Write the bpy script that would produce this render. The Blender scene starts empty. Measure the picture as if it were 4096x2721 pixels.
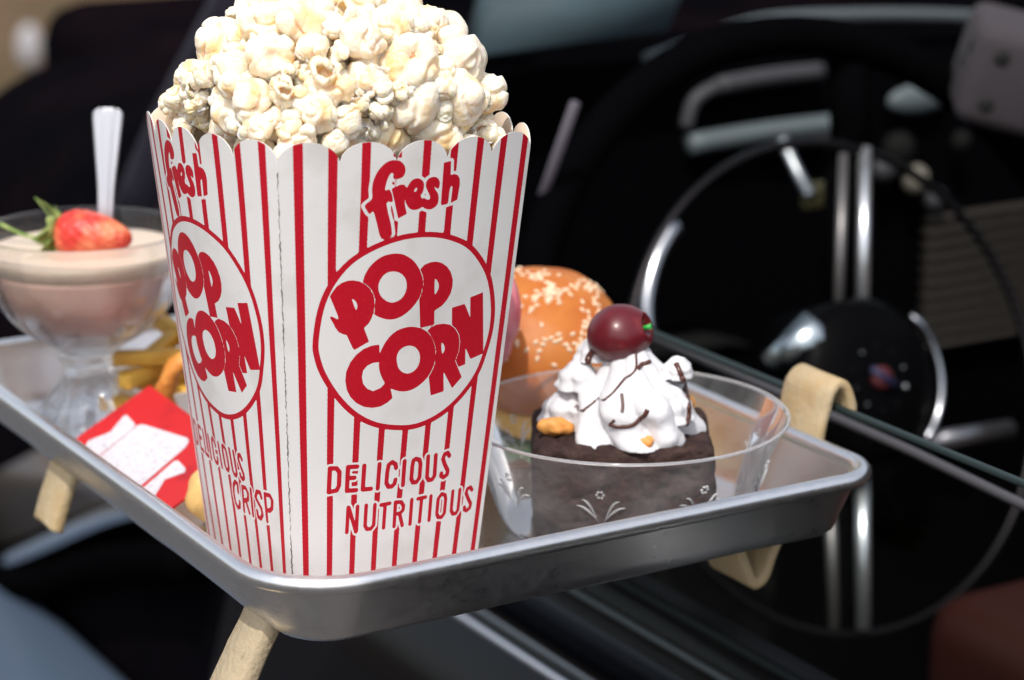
import bpy, bmesh, math, random
import numpy as np
from mathutils import Vector, Matrix, noise
from mathutils.bvhtree import BVHTree
R_ = math.radians
scene = bpy.context.scene
C = scene.collection

# ------------------------------------------------------------------ camera
cam_data = bpy.data.cameras.new('camera')
cam = bpy.data.objects.new('camera', cam_data); C.objects.link(cam)
CAM = Vector((-0.42107, -0.90652, 0.38840))
rt = Vector((0.859803, -0.510626, 0.0)); up = Vector((0.136163, 0.229275, 0.963791)); fw = Vector((0.492136, 0.828670, -0.266659))
cam.matrix_world = Matrix(((rt.x, up.x, -fw.x, CAM.x), (rt.y, up.y, -fw.y, CAM.y), (rt.z, up.z, -fw.z, CAM.z), (0, 0, 0, 1)))
cam_data.sensor_width = 36; cam_data.lens = 87.09
cam_data.clip_start = 0.05; cam_data.clip_end = 400
cam_data.dof.use_dof = True; cam_data.dof.focus_distance = 1.12; cam_data.dof.aperture_fstop = 6.8
cam_data.dof.aperture_blades = 0
scene.camera = cam

# ------------------------------------------------------------------ light
SUN = Vector((-0.36, -0.42, 0.82)).normalized()
world = bpy.data.worlds.new('World'); scene.world = world; world.use_nodes = True
wn = world.node_tree.nodes; wl = world.node_tree.links
sky = wn.new('ShaderNodeTexSky'); sky.sky_type = 'NISHITA'; sky.sun_disc = False
sky.sun_elevation = math.asin(SUN.z); sky.sun_rotation = math.atan2(SUN.x, SUN.y)
sky.air_density = 1.0; sky.dust_density = 2.5; sky.ozone_density = 1.0
bg = wn['Background']; bg.inputs['Strength'].default_value = 0.15
hs = wn.new('ShaderNodeHueSaturation'); hs.inputs['Saturation'].default_value = .42
wl.new(sky.outputs[0], hs.inputs['Color']); wl.new(hs.outputs[0], bg.inputs['Color'])
sd = bpy.data.lights.new('sun', 'SUN'); sd.energy = 2.1; sd.angle = R_(0.5); sd.color = (1.0, 0.955, 0.90)
so = bpy.data.objects.new('sun', sd); C.objects.link(so)
so.rotation_euler = SUN.to_track_quat('Z', 'Y').to_euler()
scene.view_settings.view_transform = 'Standard'; scene.view_settings.look = 'None'
scene.view_settings.gamma = 1.0; scene.view_settings.exposure = 0.58
scene.view_settings.use_curve_mapping = False

# ------------------------------------------------------------------ helpers
def M(name, col, rough=.5, metal=0., spec=.5, coat=0., sss=0., sssr=(1, .6, .3), bump=0., bscale=100., bdet=4, var=None, trans=0., ior=1.45, sscale=.004, coatr=.05):
    """one procedural material; var = (second colour, noise scale, lo, hi)"""
    m = bpy.data.materials.new(name); m.use_nodes = True
    nt = m.node_tree; n = nt.nodes; l = nt.links; b = n['Principled BSDF']
    b.inputs['Base Color'].default_value = (*col, 1); b.inputs['Roughness'].default_value = rough
    b.inputs['Metallic'].default_value = metal; b.inputs['Specular IOR Level'].default_value = spec
    b.inputs['Coat Weight'].default_value = coat; b.inputs['Coat Roughness'].default_value = coatr
    b.inputs['Transmission Weight'].default_value = trans; b.inputs['IOR'].default_value = ior
    if sss:
        b.inputs['Subsurface Weight'].default_value = sss; b.inputs['Subsurface Radius'].default_value = sssr
        b.inputs['Subsurface Scale'].default_value = sscale
    tc = n.new('ShaderNodeTexCoord')
    if var:
        no = n.new('ShaderNodeTexNoise'); no.inputs['Scale'].default_value = var[1]; no.inputs['Detail'].default_value = 5
        l.new(tc.outputs['Object'], no.inputs['Vector'])
        mr = n.new('ShaderNodeMapRange'); mr.inputs['From Min'].default_value = var[2]; mr.inputs['From Max'].default_value = var[3]
        l.new(no.outputs['Fac'], mr.inputs['Value'])
        mx = n.new('ShaderNodeMix'); mx.data_type = 'RGBA'
        mx.inputs['A'].default_value = (*col, 1); mx.inputs['B'].default_value = (*var[0], 1)
        l.new(mr.outputs['Result'], mx.inputs['Factor']); l.new(mx.outputs['Result'], b.inputs['Base Color'])
    if bump:
        nb = n.new('ShaderNodeTexNoise'); nb.inputs['Scale'].default_value = bscale; nb.inputs['Detail'].default_value = bdet
        l.new(tc.outputs['Object'], nb.inputs['Vector'])
        bp = n.new('ShaderNodeBump'); bp.inputs['Strength'].default_value = bump; bp.inputs['Distance'].default_value = .001
        l.new(nb.outputs['Fac'], bp.inputs['Height']); l.new(bp.outputs['Normal'], b.inputs['Normal'])
    return m

def thin_clear(name, tint=(1, 1, 1), rough=.02, f0=1.45, haze=0.):
    """thin clear sheet: tinted see-through with fresnel reflection and a little milky scatter"""
    m = bpy.data.materials.new(name); m.use_nodes = True
    nt = m.node_tree; n = nt.nodes; l = nt.links; n.remove(n['Principled BSDF']); out = n['Material Output']
    t = n.new('ShaderNodeBsdfTransparent'); t.inputs['Color'].default_value = (*tint, 1)
    g = n.new('ShaderNodeBsdfGlossy'); g.inputs['Roughness'].default_value = rough
    f = n.new('ShaderNodeFresnel'); f.inputs['IOR'].default_value = f0
    x = n.new('ShaderNodeMixShader'); l.new(f.outputs[0], x.inputs[0]); l.new(t.outputs[0], x.inputs[1]); l.new(g.outputs[0], x.inputs[2])
    last = x
    if haze:
        d = n.new('ShaderNodeBsdfDiffuse'); d.inputs['Color'].default_value = (.8, .8, .8, 1)
        no = n.new('ShaderNodeTexNoise'); no.inputs['Scale'].default_value = 40; no.inputs['Detail'].default_value = 6
        tc = n.new('ShaderNodeTexCoord'); l.new(tc.outputs['Object'], no.inputs['Vector'])
        mr = n.new('ShaderNodeMapRange'); mr.inputs['From Min'].default_value = .35; mr.inputs['From Max'].default_value = .8
        mr.inputs['To Min'].default_value = haze * .4; mr.inputs['To Max'].default_value = haze * 1.8
        l.new(no.outputs['Fac'], mr.inputs['Value'])
        y = n.new('ShaderNodeMixShader'); l.new(mr.outputs[0], y.inputs[0])
        l.new(x.outputs[0], y.inputs[1]); l.new(d.outputs[0], y.inputs[2]); last = y
    l.new(last.outputs[0], out.inputs['Surface'])
    return m

def props(o, label=None, cat=None, group=None, kind=None):
    if label: o['label'] = label
    if cat: o['category'] = cat
    if group: o['group'] = group
    if kind: o['kind'] = kind
    return o
def thing(name, label, cat, loc=(0, 0, 0), rot=(0, 0, 0), group=None):
    o = bpy.data.objects.new(name, None); C.objects.link(o); o.location = loc; o.rotation_euler = rot
    o.empty_display_size = .02
    return props(o, label, cat, group)
def mesh(name, v, f, mats, parent=None, smooth=True, loc=(0, 0, 0), rot=(0, 0, 0), mi=None, world=False):
    me = bpy.data.meshes.new(name); me.from_pydata([tuple(p) for p in v], [], [tuple(q) for q in f])
    for m in (mats if isinstance(mats, (list, tuple)) else [mats]): me.materials.append(m)
    if mi is not None: me.polygons.foreach_set('material_index', mi)
    me.polygons.foreach_set('use_smooth', [smooth] * len(me.polygons)); me.update()
    o = bpy.data.objects.new(name, me); C.objects.link(o)
    if parent:
        o.parent = parent
        if world:
            p = parent; mw = Matrix.Identity(4)
            chain = []
            while p: chain.append(p); p = p.parent
            for q in reversed(chain): mw = mw @ q.matrix_parent_inverse @ q.matrix_basis
            o.matrix_parent_inverse = mw.inverted()
    o.location = loc; o.rotation_euler = rot
    return o
def bm2(bm):
    bm.verts.index_update()
    return [v.co.copy() for v in bm.verts], [[v.index for v in f.verts] for f in bm.faces]
def box(cx, cy, cz, sx, sy, sz, bev=0., seg=2, rot=None):
    bm = bmesh.new(); bmesh.ops.create_cube(bm, size=1)
    bmesh.ops.scale(bm, vec=(sx, sy, sz), verts=bm.verts)
    if bev: bmesh.ops.bevel(bm, geom=bm.edges[:], offset=bev, segments=seg, affect='EDGES', profile=.5)
    if rot: bmesh.ops.rotate(bm, matrix=rot, verts=bm.verts)
    bmesh.ops.translate(bm, vec=(cx, cy, cz), verts=bm.verts)
    r = bm2(bm); bm.free(); return r
def ico(c, r, sub=2, sc=(1, 1, 1), rot=None):
    bm = bmesh.new(); bmesh.ops.create_icosphere(bm, subdivisions=sub, radius=1)
    bmesh.ops.scale(bm, vec=(r * sc[0], r * sc[1], r * sc[2]), verts=bm.verts)
    if rot: bmesh.ops.rotate(bm, matrix=rot, verts=bm.verts)
    bmesh.ops.translate(bm, vec=c, verts=bm.verts)
    q = bm2(bm); bm.free(); return q
def merge(parts):
    V = []; F = []
    for v, f in parts:
        o = len(V); V += [Vector(p) for p in v]; F += [[i + o for i in q] for q in f]
    return V, F
def tube(path, rad, seg=10, cap=True, closed=False, flat=None):
    """swept round tube along a path; rad number or list; flat=(axis, factor) squashes the section"""
    P = [Vector(p) for p in path]; n = len(P); V = []; F = []
    up0 = Vector((0, 0, 1)); prev = None
    for i, p in enumerate(P):
        if closed: t = (P[(i + 1) % n] - P[i - 1])
        else: t = (P[min(i + 1, n - 1)] - P[max(i - 1, 0)])
        t.normalize()
        if prev is None:
            a = t.cross(up0)
            if a.length < .1: a = t.cross(Vector((1, 0, 0)))
            a.normalize()
        else:
            a = prev - t * prev.dot(t); a.normalize()
        prev = a; b = t.cross(a)
        r = rad[i] if isinstance(rad, (list, tuple)) else rad
        for k in range(seg):
            w = 2 * math.pi * k / seg; V.append(p + a * math.cos(w) * r + b * math.sin(w) * r)
    m = n if closed else n - 1
    for i in range(m):
        for k in range(seg):
            j = (i + 1) % n
            F.append([i * seg + k, i * seg + (k + 1) % seg, j * seg + (k + 1) % seg, j * seg + k])
    if cap and not closed:
        F.append(list(range(seg))[::-1]); F.append([(n - 1) * seg + k for k in range(seg)])
    return V, F
def lathe(prof, seg=64, c=(0, 0, 0), fn=None, close=False):
    V = []; F = []; n = len(prof)
    for i in range(seg):
        a = 2 * math.pi * i / seg
        for j, (r, z) in enumerate(prof):
            if fn: r2, z2 = fn(a, r, z, j)
            else: r2, z2 = r, z
            V.append(Vector((c[0] + r2 * math.cos(a), c[1] + r2 * math.sin(a), c[2] + z2)))
    for i in range(seg):
        k = (i + 1) % seg
        for j in range(n - 1): F.append([i * n + j, k * n + j, k * n + j + 1, i * n + j + 1])
        if close: F.append([i * n + n - 1, k * n + n - 1, k * n, i * n])
    return V, F
def prism(pts, depth, axis_u, axis_v, origin):
    """extrude a 2D outline (u,v) by depth along u x v"""
    au, av, o = Vector(axis_u), Vector(axis_v), Vector(origin); w = au.cross(av).normalized() * depth
    a = [o + au * x + av * y for x, y in pts]; n = len(a)
    V = a + [p + w for p in a]; F = [list(range(n))[::-1], [n + i for i in range(n)]]
    for i in range(n): F.append([i, (i + 1) % n, n + (i + 1) % n, n + i])
    return V, F
def smoothpath(pts, k=6, closed=False):
    P = [Vector(p) for p in pts]; n = len(P); out = []
    rng = range(n if closed else n - 1)
    for i in rng:
        g = lambda j: P[j % n] if closed else P[max(0, min(n - 1, j))]
        p0, p1, p2, p3 = g(i - 1), g(i), g(i + 1), g(i + 2)
        for s in range(k):
            t = s / k
            out.append(.5 * ((2 * p1) + (p2 - p0) * t + (2 * p0 - 5 * p1 + 4 * p2 - p3) * t * t + (3 * p1 - p0 - 3 * p2 + p3) * t ** 3))
    if not closed: out.append(P[-1])
    return out
def nz(p, s, o=0.): return noise.noise(Vector(p) * s + Vector((o, o * 1.7, -o)))
def displace(V, F, fn):
    me = bpy.data.meshes.new('t'); me.from_pydata([tuple(p) for p in V], [], F); me.update()
    N = [v.normal.copy() for v in me.vertices]; bpy.data.meshes.remove(me)
    return [Vector(p) + n * fn(Vector(p), n) for p, n in zip(V, N)], F
def remesh(V, F, vox, smooth_it=0):
    me = bpy.data.meshes.new('tmp'); me.from_pydata([tuple(p) for p in V], [], F); me.update()
    o = bpy.data.objects.new('tmp', me); C.objects.link(o)
    md = o.modifiers.new('r', 'REMESH'); md.mode = 'VOXEL'; md.voxel_size = vox
    if smooth_it:
        s = o.modifiers.new('s', 'SMOOTH'); s.factor = .5; s.iterations = smooth_it
    dg = bpy.context.evaluated_depsgraph_get(); dg.update()
    e = o.evaluated_get(dg); m2 = e.to_mesh()
    Vn = [v.co.copy() for v in m2.vertices]; Fn = [list(p.vertices) for p in m2.polygons]
    e.to_mesh_clear(); bpy.data.objects.remove(o); bpy.data.meshes.remove(me)
    return Vn, Fn

# ------------------------------------------------------------------ materials
mAlu = M('brushed_aluminium', (.86, .86, .87), .30, 1., var=((.80, .79, .78), 9, .35, .7), bump=.02, bscale=600)
def scuff(m, col2=(.36, .35, .36)):
    """long fine scratches and cloudy wear on metal"""
    nt = m.node_tree; n = nt.nodes; l = nt.links; b = n['Principled BSDF']
    tc = n.new('ShaderNodeTexCoord'); mp = n.new('ShaderNodeMapping'); mp.inputs['Scale'].default_value = (220, 220, 220)
    l.new(tc.outputs['Object'], mp.inputs['Vector'])
    no = n.new('ShaderNodeTexNoise'); no.inputs['Scale'].default_value = 1; no.inputs['Detail'].default_value = 8
    l.new(mp.outputs[0], no.inputs['Vector'])
    n2 = n.new('ShaderNodeTexNoise'); n2.inputs['Scale'].default_value = 45; n2.inputs['Detail'].default_value = 9; n2.inputs['Roughness'].default_value = .7
    l.new(tc.outputs['Object'], n2.inputs['Vector'])
    ad = n.new('ShaderNodeMath'); ad.operation = 'ADD'; l.new(no.outputs['Fac'], ad.inputs[0]); l.new(n2.outputs['Fac'], ad.inputs[1])
    mr = n.new('ShaderNodeMapRange'); mr.inputs['From Min'].default_value = .75; mr.inputs['From Max'].default_value = 1.3
    mr.inputs['To Min'].default_value = .27; mr.inputs['To Max'].default_value = .36
    l.new(ad.outputs[0], mr.inputs['Value']); l.new(mr.outputs[0], b.inputs['Roughness'])
scuff(mAlu)
mChrome = M('chrome', (.75, .76, .78), .12, 1.)
mDimChrome = M('aged_chrome', (.30, .32, .33), .35, 1.)
mPaint = M('black_car_paint', (.002, .002, .0035), .14, 0., .22)
mSatin = M('dull_black_paint', (.0022, .0022, .0030), .7, 0., .0, var=((.008, .0045, .006), 4, .4, .8))  # mottled brown tint stands in for reflections in the black paint
mDark = M('black_vinyl', (.0015, .0015, .0018), .7, 0., .0)
mDash = M('black_dashboard', (.0014, .0014, .0018), .7, 0., .0)
mStrap = M('tan_foam_coating', (.42, .33, .205), .75, 0., .2, bump=.9, bscale=260, var=((.40, .28, .14), 70, .42, .75))
mStrapDirty = M('dirty_tan_foam_coating', (.40, .32, .21), .8, 0., .2, bump=1., bscale=300, var=((.14, .09, .05), 55, .60, .78))
mWhiteCard = M('white_printed_card', (.70, .675, .655), .55, 0., .3, bump=.08, bscale=900, var=((.57, .54, .50), 38, .52, .80))
mRedInk = M('red_ink', (.46, .004, .016), .45, 0., .4, bump=.12, bscale=1500, var=((.52, .012, .026), 800, .5, .8))
mCardIn = M('cream_card_inside', (.66, .54, .42), .7, 0., .2, var=((.60, .46, .34), 40, .4, .7))
mCardEdge = M('card_cut_edge', (.72, .70, .66), .8)
mBrownie = M('dark_chocolate_cake', (.028, .014, .012), .75, 0., .25, bump=1., bscale=420, var=((.062, .034, .028), 180, .45, .8))
mCream = M('whipped_cream', (.63, .62, .635), .42, 0., .35, bump=.15, bscale=500, sss=.2, sssr=(1, .9, .85), sscale=.004)
mSauce = M('chocolate_sauce', (.075, .024, .016), .3, 0., .5)
mCherry = M('dark_red_cherry', (.095, .004, .009), .40, 0., .4, coat=.3, coatr=.22, var=((.17, .012, .014), 90, .5, .75))
mGreen = M('bright_green_stem', (.03, .33, .05), .35)
mToffee = M('orange_toffee', (.66, .30, .075), .5, 0., .4, sss=.2, bump=.5, bscale=260, var=((.52, .19, .04), 90, .5, .75))
mBun = M('glossy_orange_bun', (.50, .165, .030), .5, 0., .35, sss=.08, bump=.25, bscale=150, var=((.40, .09, .014), 40, .45, .75))
mSeed = M('sesame_seed', (.74, .56, .38), .5)
mPatty = M('brown_patty', (.055, .026, .016), .8, bump=1., bscale=220, var=((.11, .06, .03), 110, .5, .8))
mLettuce = M('lettuce', (.13, .27, .06), .5, var=((.45, .55, .35), 80, .5, .7))
mCheese = M('yellow_sauce', (.72, .42, .07), .35)
mPink = M('pink_candy_shell', (.62, .22, .25), .4, sss=.2, var=((.62, .10, .13), 30, .52, .72))
mStraw = M('strawberry_flesh', (.55, .035, .022), .38, 0., .5, sss=.15, bump=.8, bscale=300, var=((.70, .22, .10), 50, .45, .65))
mLeaf = M('strawberry_leaf', (.16, .24, .05), .6, var=((.40, .46, .16), 90, .42, .62))
mMousse = M('pink_brown_mousse', (.45, .24, .185), .6, var=((.55, .36, .29), 26, .42, .66))
mCustard = M('cream_topping', (.62, .50, .39), .45, sss=.2)
mFry = M('golden_fries', (.70, .40, .06), .5, var=((.55, .26, .03), 60, .45, .7), bump=.3, bscale=300)
mRing = M('fried_batter', (.55, .20, .03), .6, bump=1., bscale=260, var=((.68, .34, .08), 90, .5, .75))
mNugget = M('golden_nugget', (.72, .46, .16), .6, bump=1., bscale=260, var=((.60, .30, .08), 90, .5, .75))
mPaper = M('white_paper', (.78, .76, .72), .7)
mRedCard = M('red_glossy_card', (.50, .018, .022), .4, var=((.36, .012, .02), 45, .55, .72))
mWhiteInk = M('white_ink', (.58, .57, .60), .5, var=((.44, .40, .43), 480, .52, .66))
mSilver = M('satin_cutlery_steel', (.55, .545, .57), .36, 1., bump=.1, bscale=900)
mClear = thin_clear('clear_plastic', (.975, .965, .96), .05, 1.19, .11)
mEtch = thin_clear('moulded_plastic_ridge', (.97, .97, .97), .15, 1.35, .42)
mWin = thin_clear('car_window_glass', (.86, .88, .87), .01, 1.09)
mScreen = thin_clear('windscreen_glass', (.85, .88, .87), .01, 1.12)
mWinEdge = M('green_glass_edge', (.018, .028, .028), .4, 0., .2)
mTeal = M('dash_sky_light_tint', (.055, .085, .10), .6, 0., .2, var=((.03, .045, .052), 5, .4, .7))  # blue-grey puts the sky light on the dash top into its colour
mGrey = M('charcoal_trim', (.009, .009, .0085), .8, 0., .05, var=((.006, .006, .006), 60, .4, .7))
mPillar = M('mauve_black_pillar_trim', (.030, .026, .038), .6, 0., .1, var=((.008, .007, .012), 14, .4, .7))
mSeat = M('red_brown_seat_leather', (.028, .0075, .0045), .5, 0., .3, var=((.03, .006, .004), 7, .4, .7))
mDice = M('grey_plush', (.036, .030, .034), .9, bump=.6, bscale=300)
mDot = M('black_felt', (.006, .006, .006), .9)
mRed = M('red_enamel', (.055, .004, .006), .7)
mBlue = M('blue_enamel', (.008, .009, .04), .6)
mAsphalt = M('worn_asphalt', (.085, .080, .078), .9, 0., .1, bump=.5, bscale=60, var=((.055, .052, .050), 3, .35, .7))
mDirt = M('dry_grass', (.115, .072, .042), .95, 0., .1, var=((.07, .052, .026), 1.2, .35, .7))
# popcorn: white puff with butter-yellow parts
mPop = M('popped_corn', (.88, .775, .625), .36, 0., .4, sss=.60, sssr=(1, .62, .27), sscale=.008, bump=.45, bscale=420, bdet=6, var=((.86, .60, .30), 55, .50, .70))
mHull = M('popcorn_hull', (.36, .16, .05), .35, 0., .5, var=((.55, .34, .16), 160, .4, .7))
mGlass = M('pressed_glass', (1, 1, 1), .02, 0., .5, trans=1., ior=1.38)
_n = mGlass.node_tree.nodes; _l = mGlass.node_tree.links; _t = _n.new('ShaderNodeBsdfTransparent'); _x = _n.new('ShaderNodeMixShader'); _x.inputs[0].default_value = .25
_l.new(_n['Principled BSDF'].outputs[0], _x.inputs[1]); _l.new(_t.outputs[0], _x.inputs[2]); _l.new(_x.outputs[0], _n['Material Output'].inputs['Surface'])

# ------------------------------------------------------------------ setting
def sheet(name, x0, x1, y0, y1, z, m):
    o = mesh(name, [(x0, y0, z), (x1, y0, z), (x1, y1, z), (x0, y1, z)], [(0, 1, 2, 3)], m, smooth=False)
    return props(o, kind='structure')
sheet('ground', -150, 150, -150, 150, -1.054, mDirt)
sheet('pavement', -9, 2.2, -9, 20, -1.05, mAsphalt)

# ------------------------------------------------------------------ car
car = thing('vintage_car', 'glossy black vintage car with the tray hooked on its half lowered side window', 'car', (.9, .6, -1.05))
def cp(name, vf, m, **k): return mesh(name, vf[0], vf[1], m, parent=car, world=True, **k)
def extr(prof, y0, y1, n=2):
    """extrude an open XZ profile along Y"""
    V = []; F = []; k = len(prof)
    for i in range(n):
        y = y0 + (y1 - y0) * i / (n - 1)
        for x, z in prof: V.append(Vector((x, y, z)))
    for i in range(n - 1):
        for j in range(k - 1): F.append([i * k + j, i * k + j + 1, (i + 1) * k + j + 1, (i + 1) * k + j])
    return V, F
# door: thick shell with a belt ledge and a bulging skin
skin = smoothpath([(.392, 0, -.165), (.372, 0, -.175), (.366, 0, -.20), (.372, 0, -.235), (.34, 0, -.30), (.31, 0, -.42), (.315, 0, -.58), (.36, 0, -.72), (.40, 0, -.74)], 5)
door = cp('door', extr([(p.x, p.z) for p in skin], -.9, .80, 8), mPaint)
V, F = tube([(.366, y, -.252) for y in np.linspace(-.9, .80, 10)], .0042, 8); cp('door_chrome_strip', (V, F), mChrome)
V, F = tube([(.362, y, -.236) for y in np.linspace(-.9, .80, 10)], .0020, 8); cp('door_chrome_strip', (V, F), mDimChrome)
V, F = tube([(.366, y, -.185) for y in np.linspace(-.9, .80, 10)], .0022, 8); cp('window_sill_trim', (V, F), mDimChrome)
V, F = tube([(.372, y, -.166) for y in np.linspace(-.9, .80, 10)], .0016, 8); cp('window_sill_trim', (V, F), mWinEdge)
cp('door_inner_panel', box(.43, -.05, -.51, .06, 1.7, .50, .02), mDark)
V, F = tube([(.43, .55, -.026), (.43, .0965, -.0339), (.43, .005, -.038), (.43, -.4, -.05)], .0030, 8); cp('inner_sill_trim', (V, F), M('mauve_sill_trim', (.11, .10, .11), .5, .3))
# fender and hood ahead of the door
fp = smoothpath([(1.0, 0, -.02), (.62, 0, -.03), (.47, 0, -.06), (.395, 0, -.15), (.355, 0, -.36), (.36, 0, -.60), (.42, 0, -.74)], 5)
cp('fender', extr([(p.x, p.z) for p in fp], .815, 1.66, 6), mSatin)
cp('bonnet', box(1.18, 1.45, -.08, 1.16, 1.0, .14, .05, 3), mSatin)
V, F = tube(smoothpath([(.372, .86, -.30), (.362, 1.0, -.285), (.36, 1.15, -.28), (.37, 1.40, -.28)], 4), .007, 8); cp('fender_chrome_strip', (V, F), mChrome)
# window glass
gl = cp('window_glass', box(.360, -.05, -.0965, .004, 1.20, .205), mWin, smooth=False)
mesh('glass_edge', *box(.360, -.05, .0078, .0044, 1.20, .0032, .001), mWinEdge, parent=gl, world=True)
cp('fender_sky_reflection', box(.215, 1.25, -.525, .26, 1.7, .05, .02, 3), M('sky_reflection_blue_grey', (.060, .085, .125), .35, 0., .5))  # added flare; its blue-grey stands for sky reflected in the black body
# roof, pillars, far side, floor keep the cabin dark
#cp('roof', box(1.05, -.3, .42, 1.45, 2.3, .05, .02), mDark)
cp('cabin_floor', box(1.1, .1, -.72, 1.4, 2.2, .04), mDark)
cp('far_side_panel', box(1.80, .1, -.15, .05, 2.2, 1.15), mDark)
cp('rear_panel', box(1.1, -1.35, -.15, 1.4, .05, 1.15), mDark)
cp('rear_side_panel', box(.42, -1.1, .05, .05, .5, .75, .02), mPaint)
cp('scuttle', box(1.05, .93, -.40, 1.36, .06, .66), mDark)
V, F = tube([(.397, 1.15, -.14), (.402, 1.02, 0), (.415, .895, .128), (.44, .77, .26), (.46, .66, .38)], .034, 10); cp('windscreen_pillar', (V, F), mPillar)
o = mesh('white_marker', *ico((0, 0, 0), .055, 3, (.8, .8, 1.5)), M('grey_marker', (.34, .33, .34), .8), loc=(2.62, 7.62, -.975)); props(o, 'small pale grey marker standing on the dry ground far beyond the car', 'marker')
V, F = tube([(.385, 1.09, -.13), (.39, .965, .01), (.40, .845, .14)], .006, 8); cp('pillar_trim', (V, F), M('maroon_piping', (.06, .012, .02), .5))
cp('windscreen', box(1.1, .86, .17, 1.3, .004, .44, rot=Matrix.Rotation(R_(24), 3, 'X')), mScreen, smooth=False)
# dashboard and its fittings, facing the driver
DY = .74
dash = cp('dashboard', box(1.1, DY + .08, -.16, 1.36, .16, .46, .03, 3), mDash)
def dsp(name, x0, z0, x1, z1, r, m, y=DY - .012, parent=dash):
    V, F = tube(smoothpath([(x0, y, z0), ((x0 + x1) / 2, y, (z0 + z1) / 2 + .0015), (x1, y, z1)], 4), r, 10)
    return mesh(name, V, F, m, parent=parent, world=True)
mesh('dash_top', *prism([(0, 0), (.17, .006), (.20, .05), (.10, .06), (.02, .045)], .03, (1, 0, 0), (0, .25, 1), (.50, DY - .02, .092)), mTeal, parent=dash, world=True)
V, F = tube(smoothpath([(.682, DY, .074), (.735, DY, .086), (.80, DY, .098), (.90, DY, .095), (1.0, DY, .087), (1.1, DY, .075)], 5), .0058, 10); mesh('dash_trim', V, F, M('satin_dash_trim', (.085, .10, .105), .5, .3), parent=dash, world=True)
mTrim = M('blue_grey_instrument_trim', (.085, .105, .110), .6, .1); mTrimD = M('mauve_grey_instrument_trim', (.036, .036, .040), .6, .1)
dsp('instrument_bezel', .745, .050, .850, .053, .0072, mTrimD)
V, F = tube(smoothpath([(.745, DY - .012, .050), (.722, DY - .012, .040), (.714, DY - .012, .018)], 4), .006, 8); mesh('instrument_bezel', V, F, mTrimD, parent=dash, world=True)
dsp('instrument_bezel', .717, .004, .878, .007, .0088, mTrim)
dsp('instrument_bezel', .800, -.006, .875, -.005, .006, mTrimD)
mesh('gauge_glass', *ico((.957, DY - .01, .020), 1, 3, (.033, .008, .013)), mTrim, parent=dash, world=True)
for (x, z, r, m) in ((.915, -.035, .012, mTrimD), (.95, -.048, .013, M('pale_knob', (.16, .15, .12), .4)), (.973, -.068, .011, mTrimD), (.93, -.020, .016, mGrey), (1.0, -.02, .010, mGrey)):
    mesh('dash_knob', *ico((x, DY - .02, z), r, 2, (1, .8, 1)), m, parent=dash, world=True)
for k in range(11):
    z = -.088 - k * .0115
    m = M('bronze_rib', (.040, .035, .029), .45, .4) if k == 0 else bpy.data.materials['bronze_rib']
    mesh('speaker_grille_rib', *box(1.12, DY - .012, z, .30, .012, .0052, .002, rot=None), m, parent=dash, world=True)
cp('kick_panel', box(.63, .70, -.30, .28, .03, .30, .05, 3), mGrey)
# turn lever
V, F = tube(smoothpath([(.729, .62, .026), (.731, .60, .001), (.7288, .58, -.0138)], 4), .0050, 8); cp('indicator_lever', (V, F), mDimChrome)
cp('olive_cover', box(.7734, .622, -.0244, .040, .01, .022, .004), M('olive_plastic', (.03, .028, .008), .6))
# seat
cp('seat_cushion', box(1.215, -.01, -.33, 1.14, .70, .18, .03, 3), mSeat)
cp('seat_back', box(1.08, -.42, -.22, 1.2, .16, .44, .05, 4), mSeat)
# steering wheel (u right, v up the dial, h towards the driver)
WS = 1.16; sw_c = Vector((.6289, .4105, -.1068)); ax_ = Vector((0, -.93, .36)).normalized(); v_ = Vector((0, .361, .9326)).normalized()
def wq(u, v, h=0.): return sw_c + (Vector((u, 0, 0)) + v_ * v + ax_ * h) * WS
def wtube(p, r, *a, **k): return tube(p, [q * WS for q in r] if isinstance(r, (list, tuple)) else r * WS, *a, **k)
def wico(c, r, *a): return ico(c, r * WS, *a)
def wp(a, r, h=0.): return wq(r * math.cos(a), r * math.sin(a), h)
wheel = cp('steering_wheel', wtube([wp(2 * math.pi * i / 72, .2175) for i in range(72)], .0125, 12, closed=True), mDark)
def wpart(name, vf, m): return mesh(name, vf[0], vf[1], m, parent=wheel, world=True)
mHorn = M('horn_ring_chrome', (.30, .31, .33), .2, 1.); mHornD = M('shaded_horn_chrome', (.022, .020, .021), .4, 1.)  # lit and shaded colours of the same ring chrome
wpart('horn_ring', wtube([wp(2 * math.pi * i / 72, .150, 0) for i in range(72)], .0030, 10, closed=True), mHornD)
wpart('horn_ring_glint', wtube(smoothpath([wq(-.094, .112), wq(-.113, .092), wq(-.1255, .068), wq(-.128, .050)], 5), [.003] + [.0058] * 12 + [.0055] * 2 + [.005], 10), mHorn)  # brighter, thicker piece paints the glint on the left of the ring
wpart('upper_spoke', wtube([wq(.0640, .2060, -.01), wq(.052, .142, -.012)], .013, 12), mDark)
wpart('upper_spoke', wtube([wq(.045, .150, -.012), wq(.012, .040, -.004)], .0095, 12), mDark)
wpart('spoke_trim', wtube([wq(.0535, .142), wq(.0225, .046, .008)], .0042, 10), M('bright_spoke_trim', (.70, .72, .74), .3, .9))
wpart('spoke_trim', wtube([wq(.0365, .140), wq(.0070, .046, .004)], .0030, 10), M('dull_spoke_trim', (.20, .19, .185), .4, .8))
wpart('lower_spoke', wtube([wq(-.005, -.05, -.012), wq(-.029, -.146, -.012)], .0090, 12), mDark)
wpart('spoke_trim', wtube([wq(.0005, -.050, .006), wq(-.0205, -.146, .004)], .0048, 10), bpy.data.materials['bright_spoke_trim'])
wpart('spoke_trim', wtube([wq(-.020, -.050), wq(-.0385, -.142)], .0036, 10), bpy.data.materials['dull_spoke_trim'])
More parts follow.
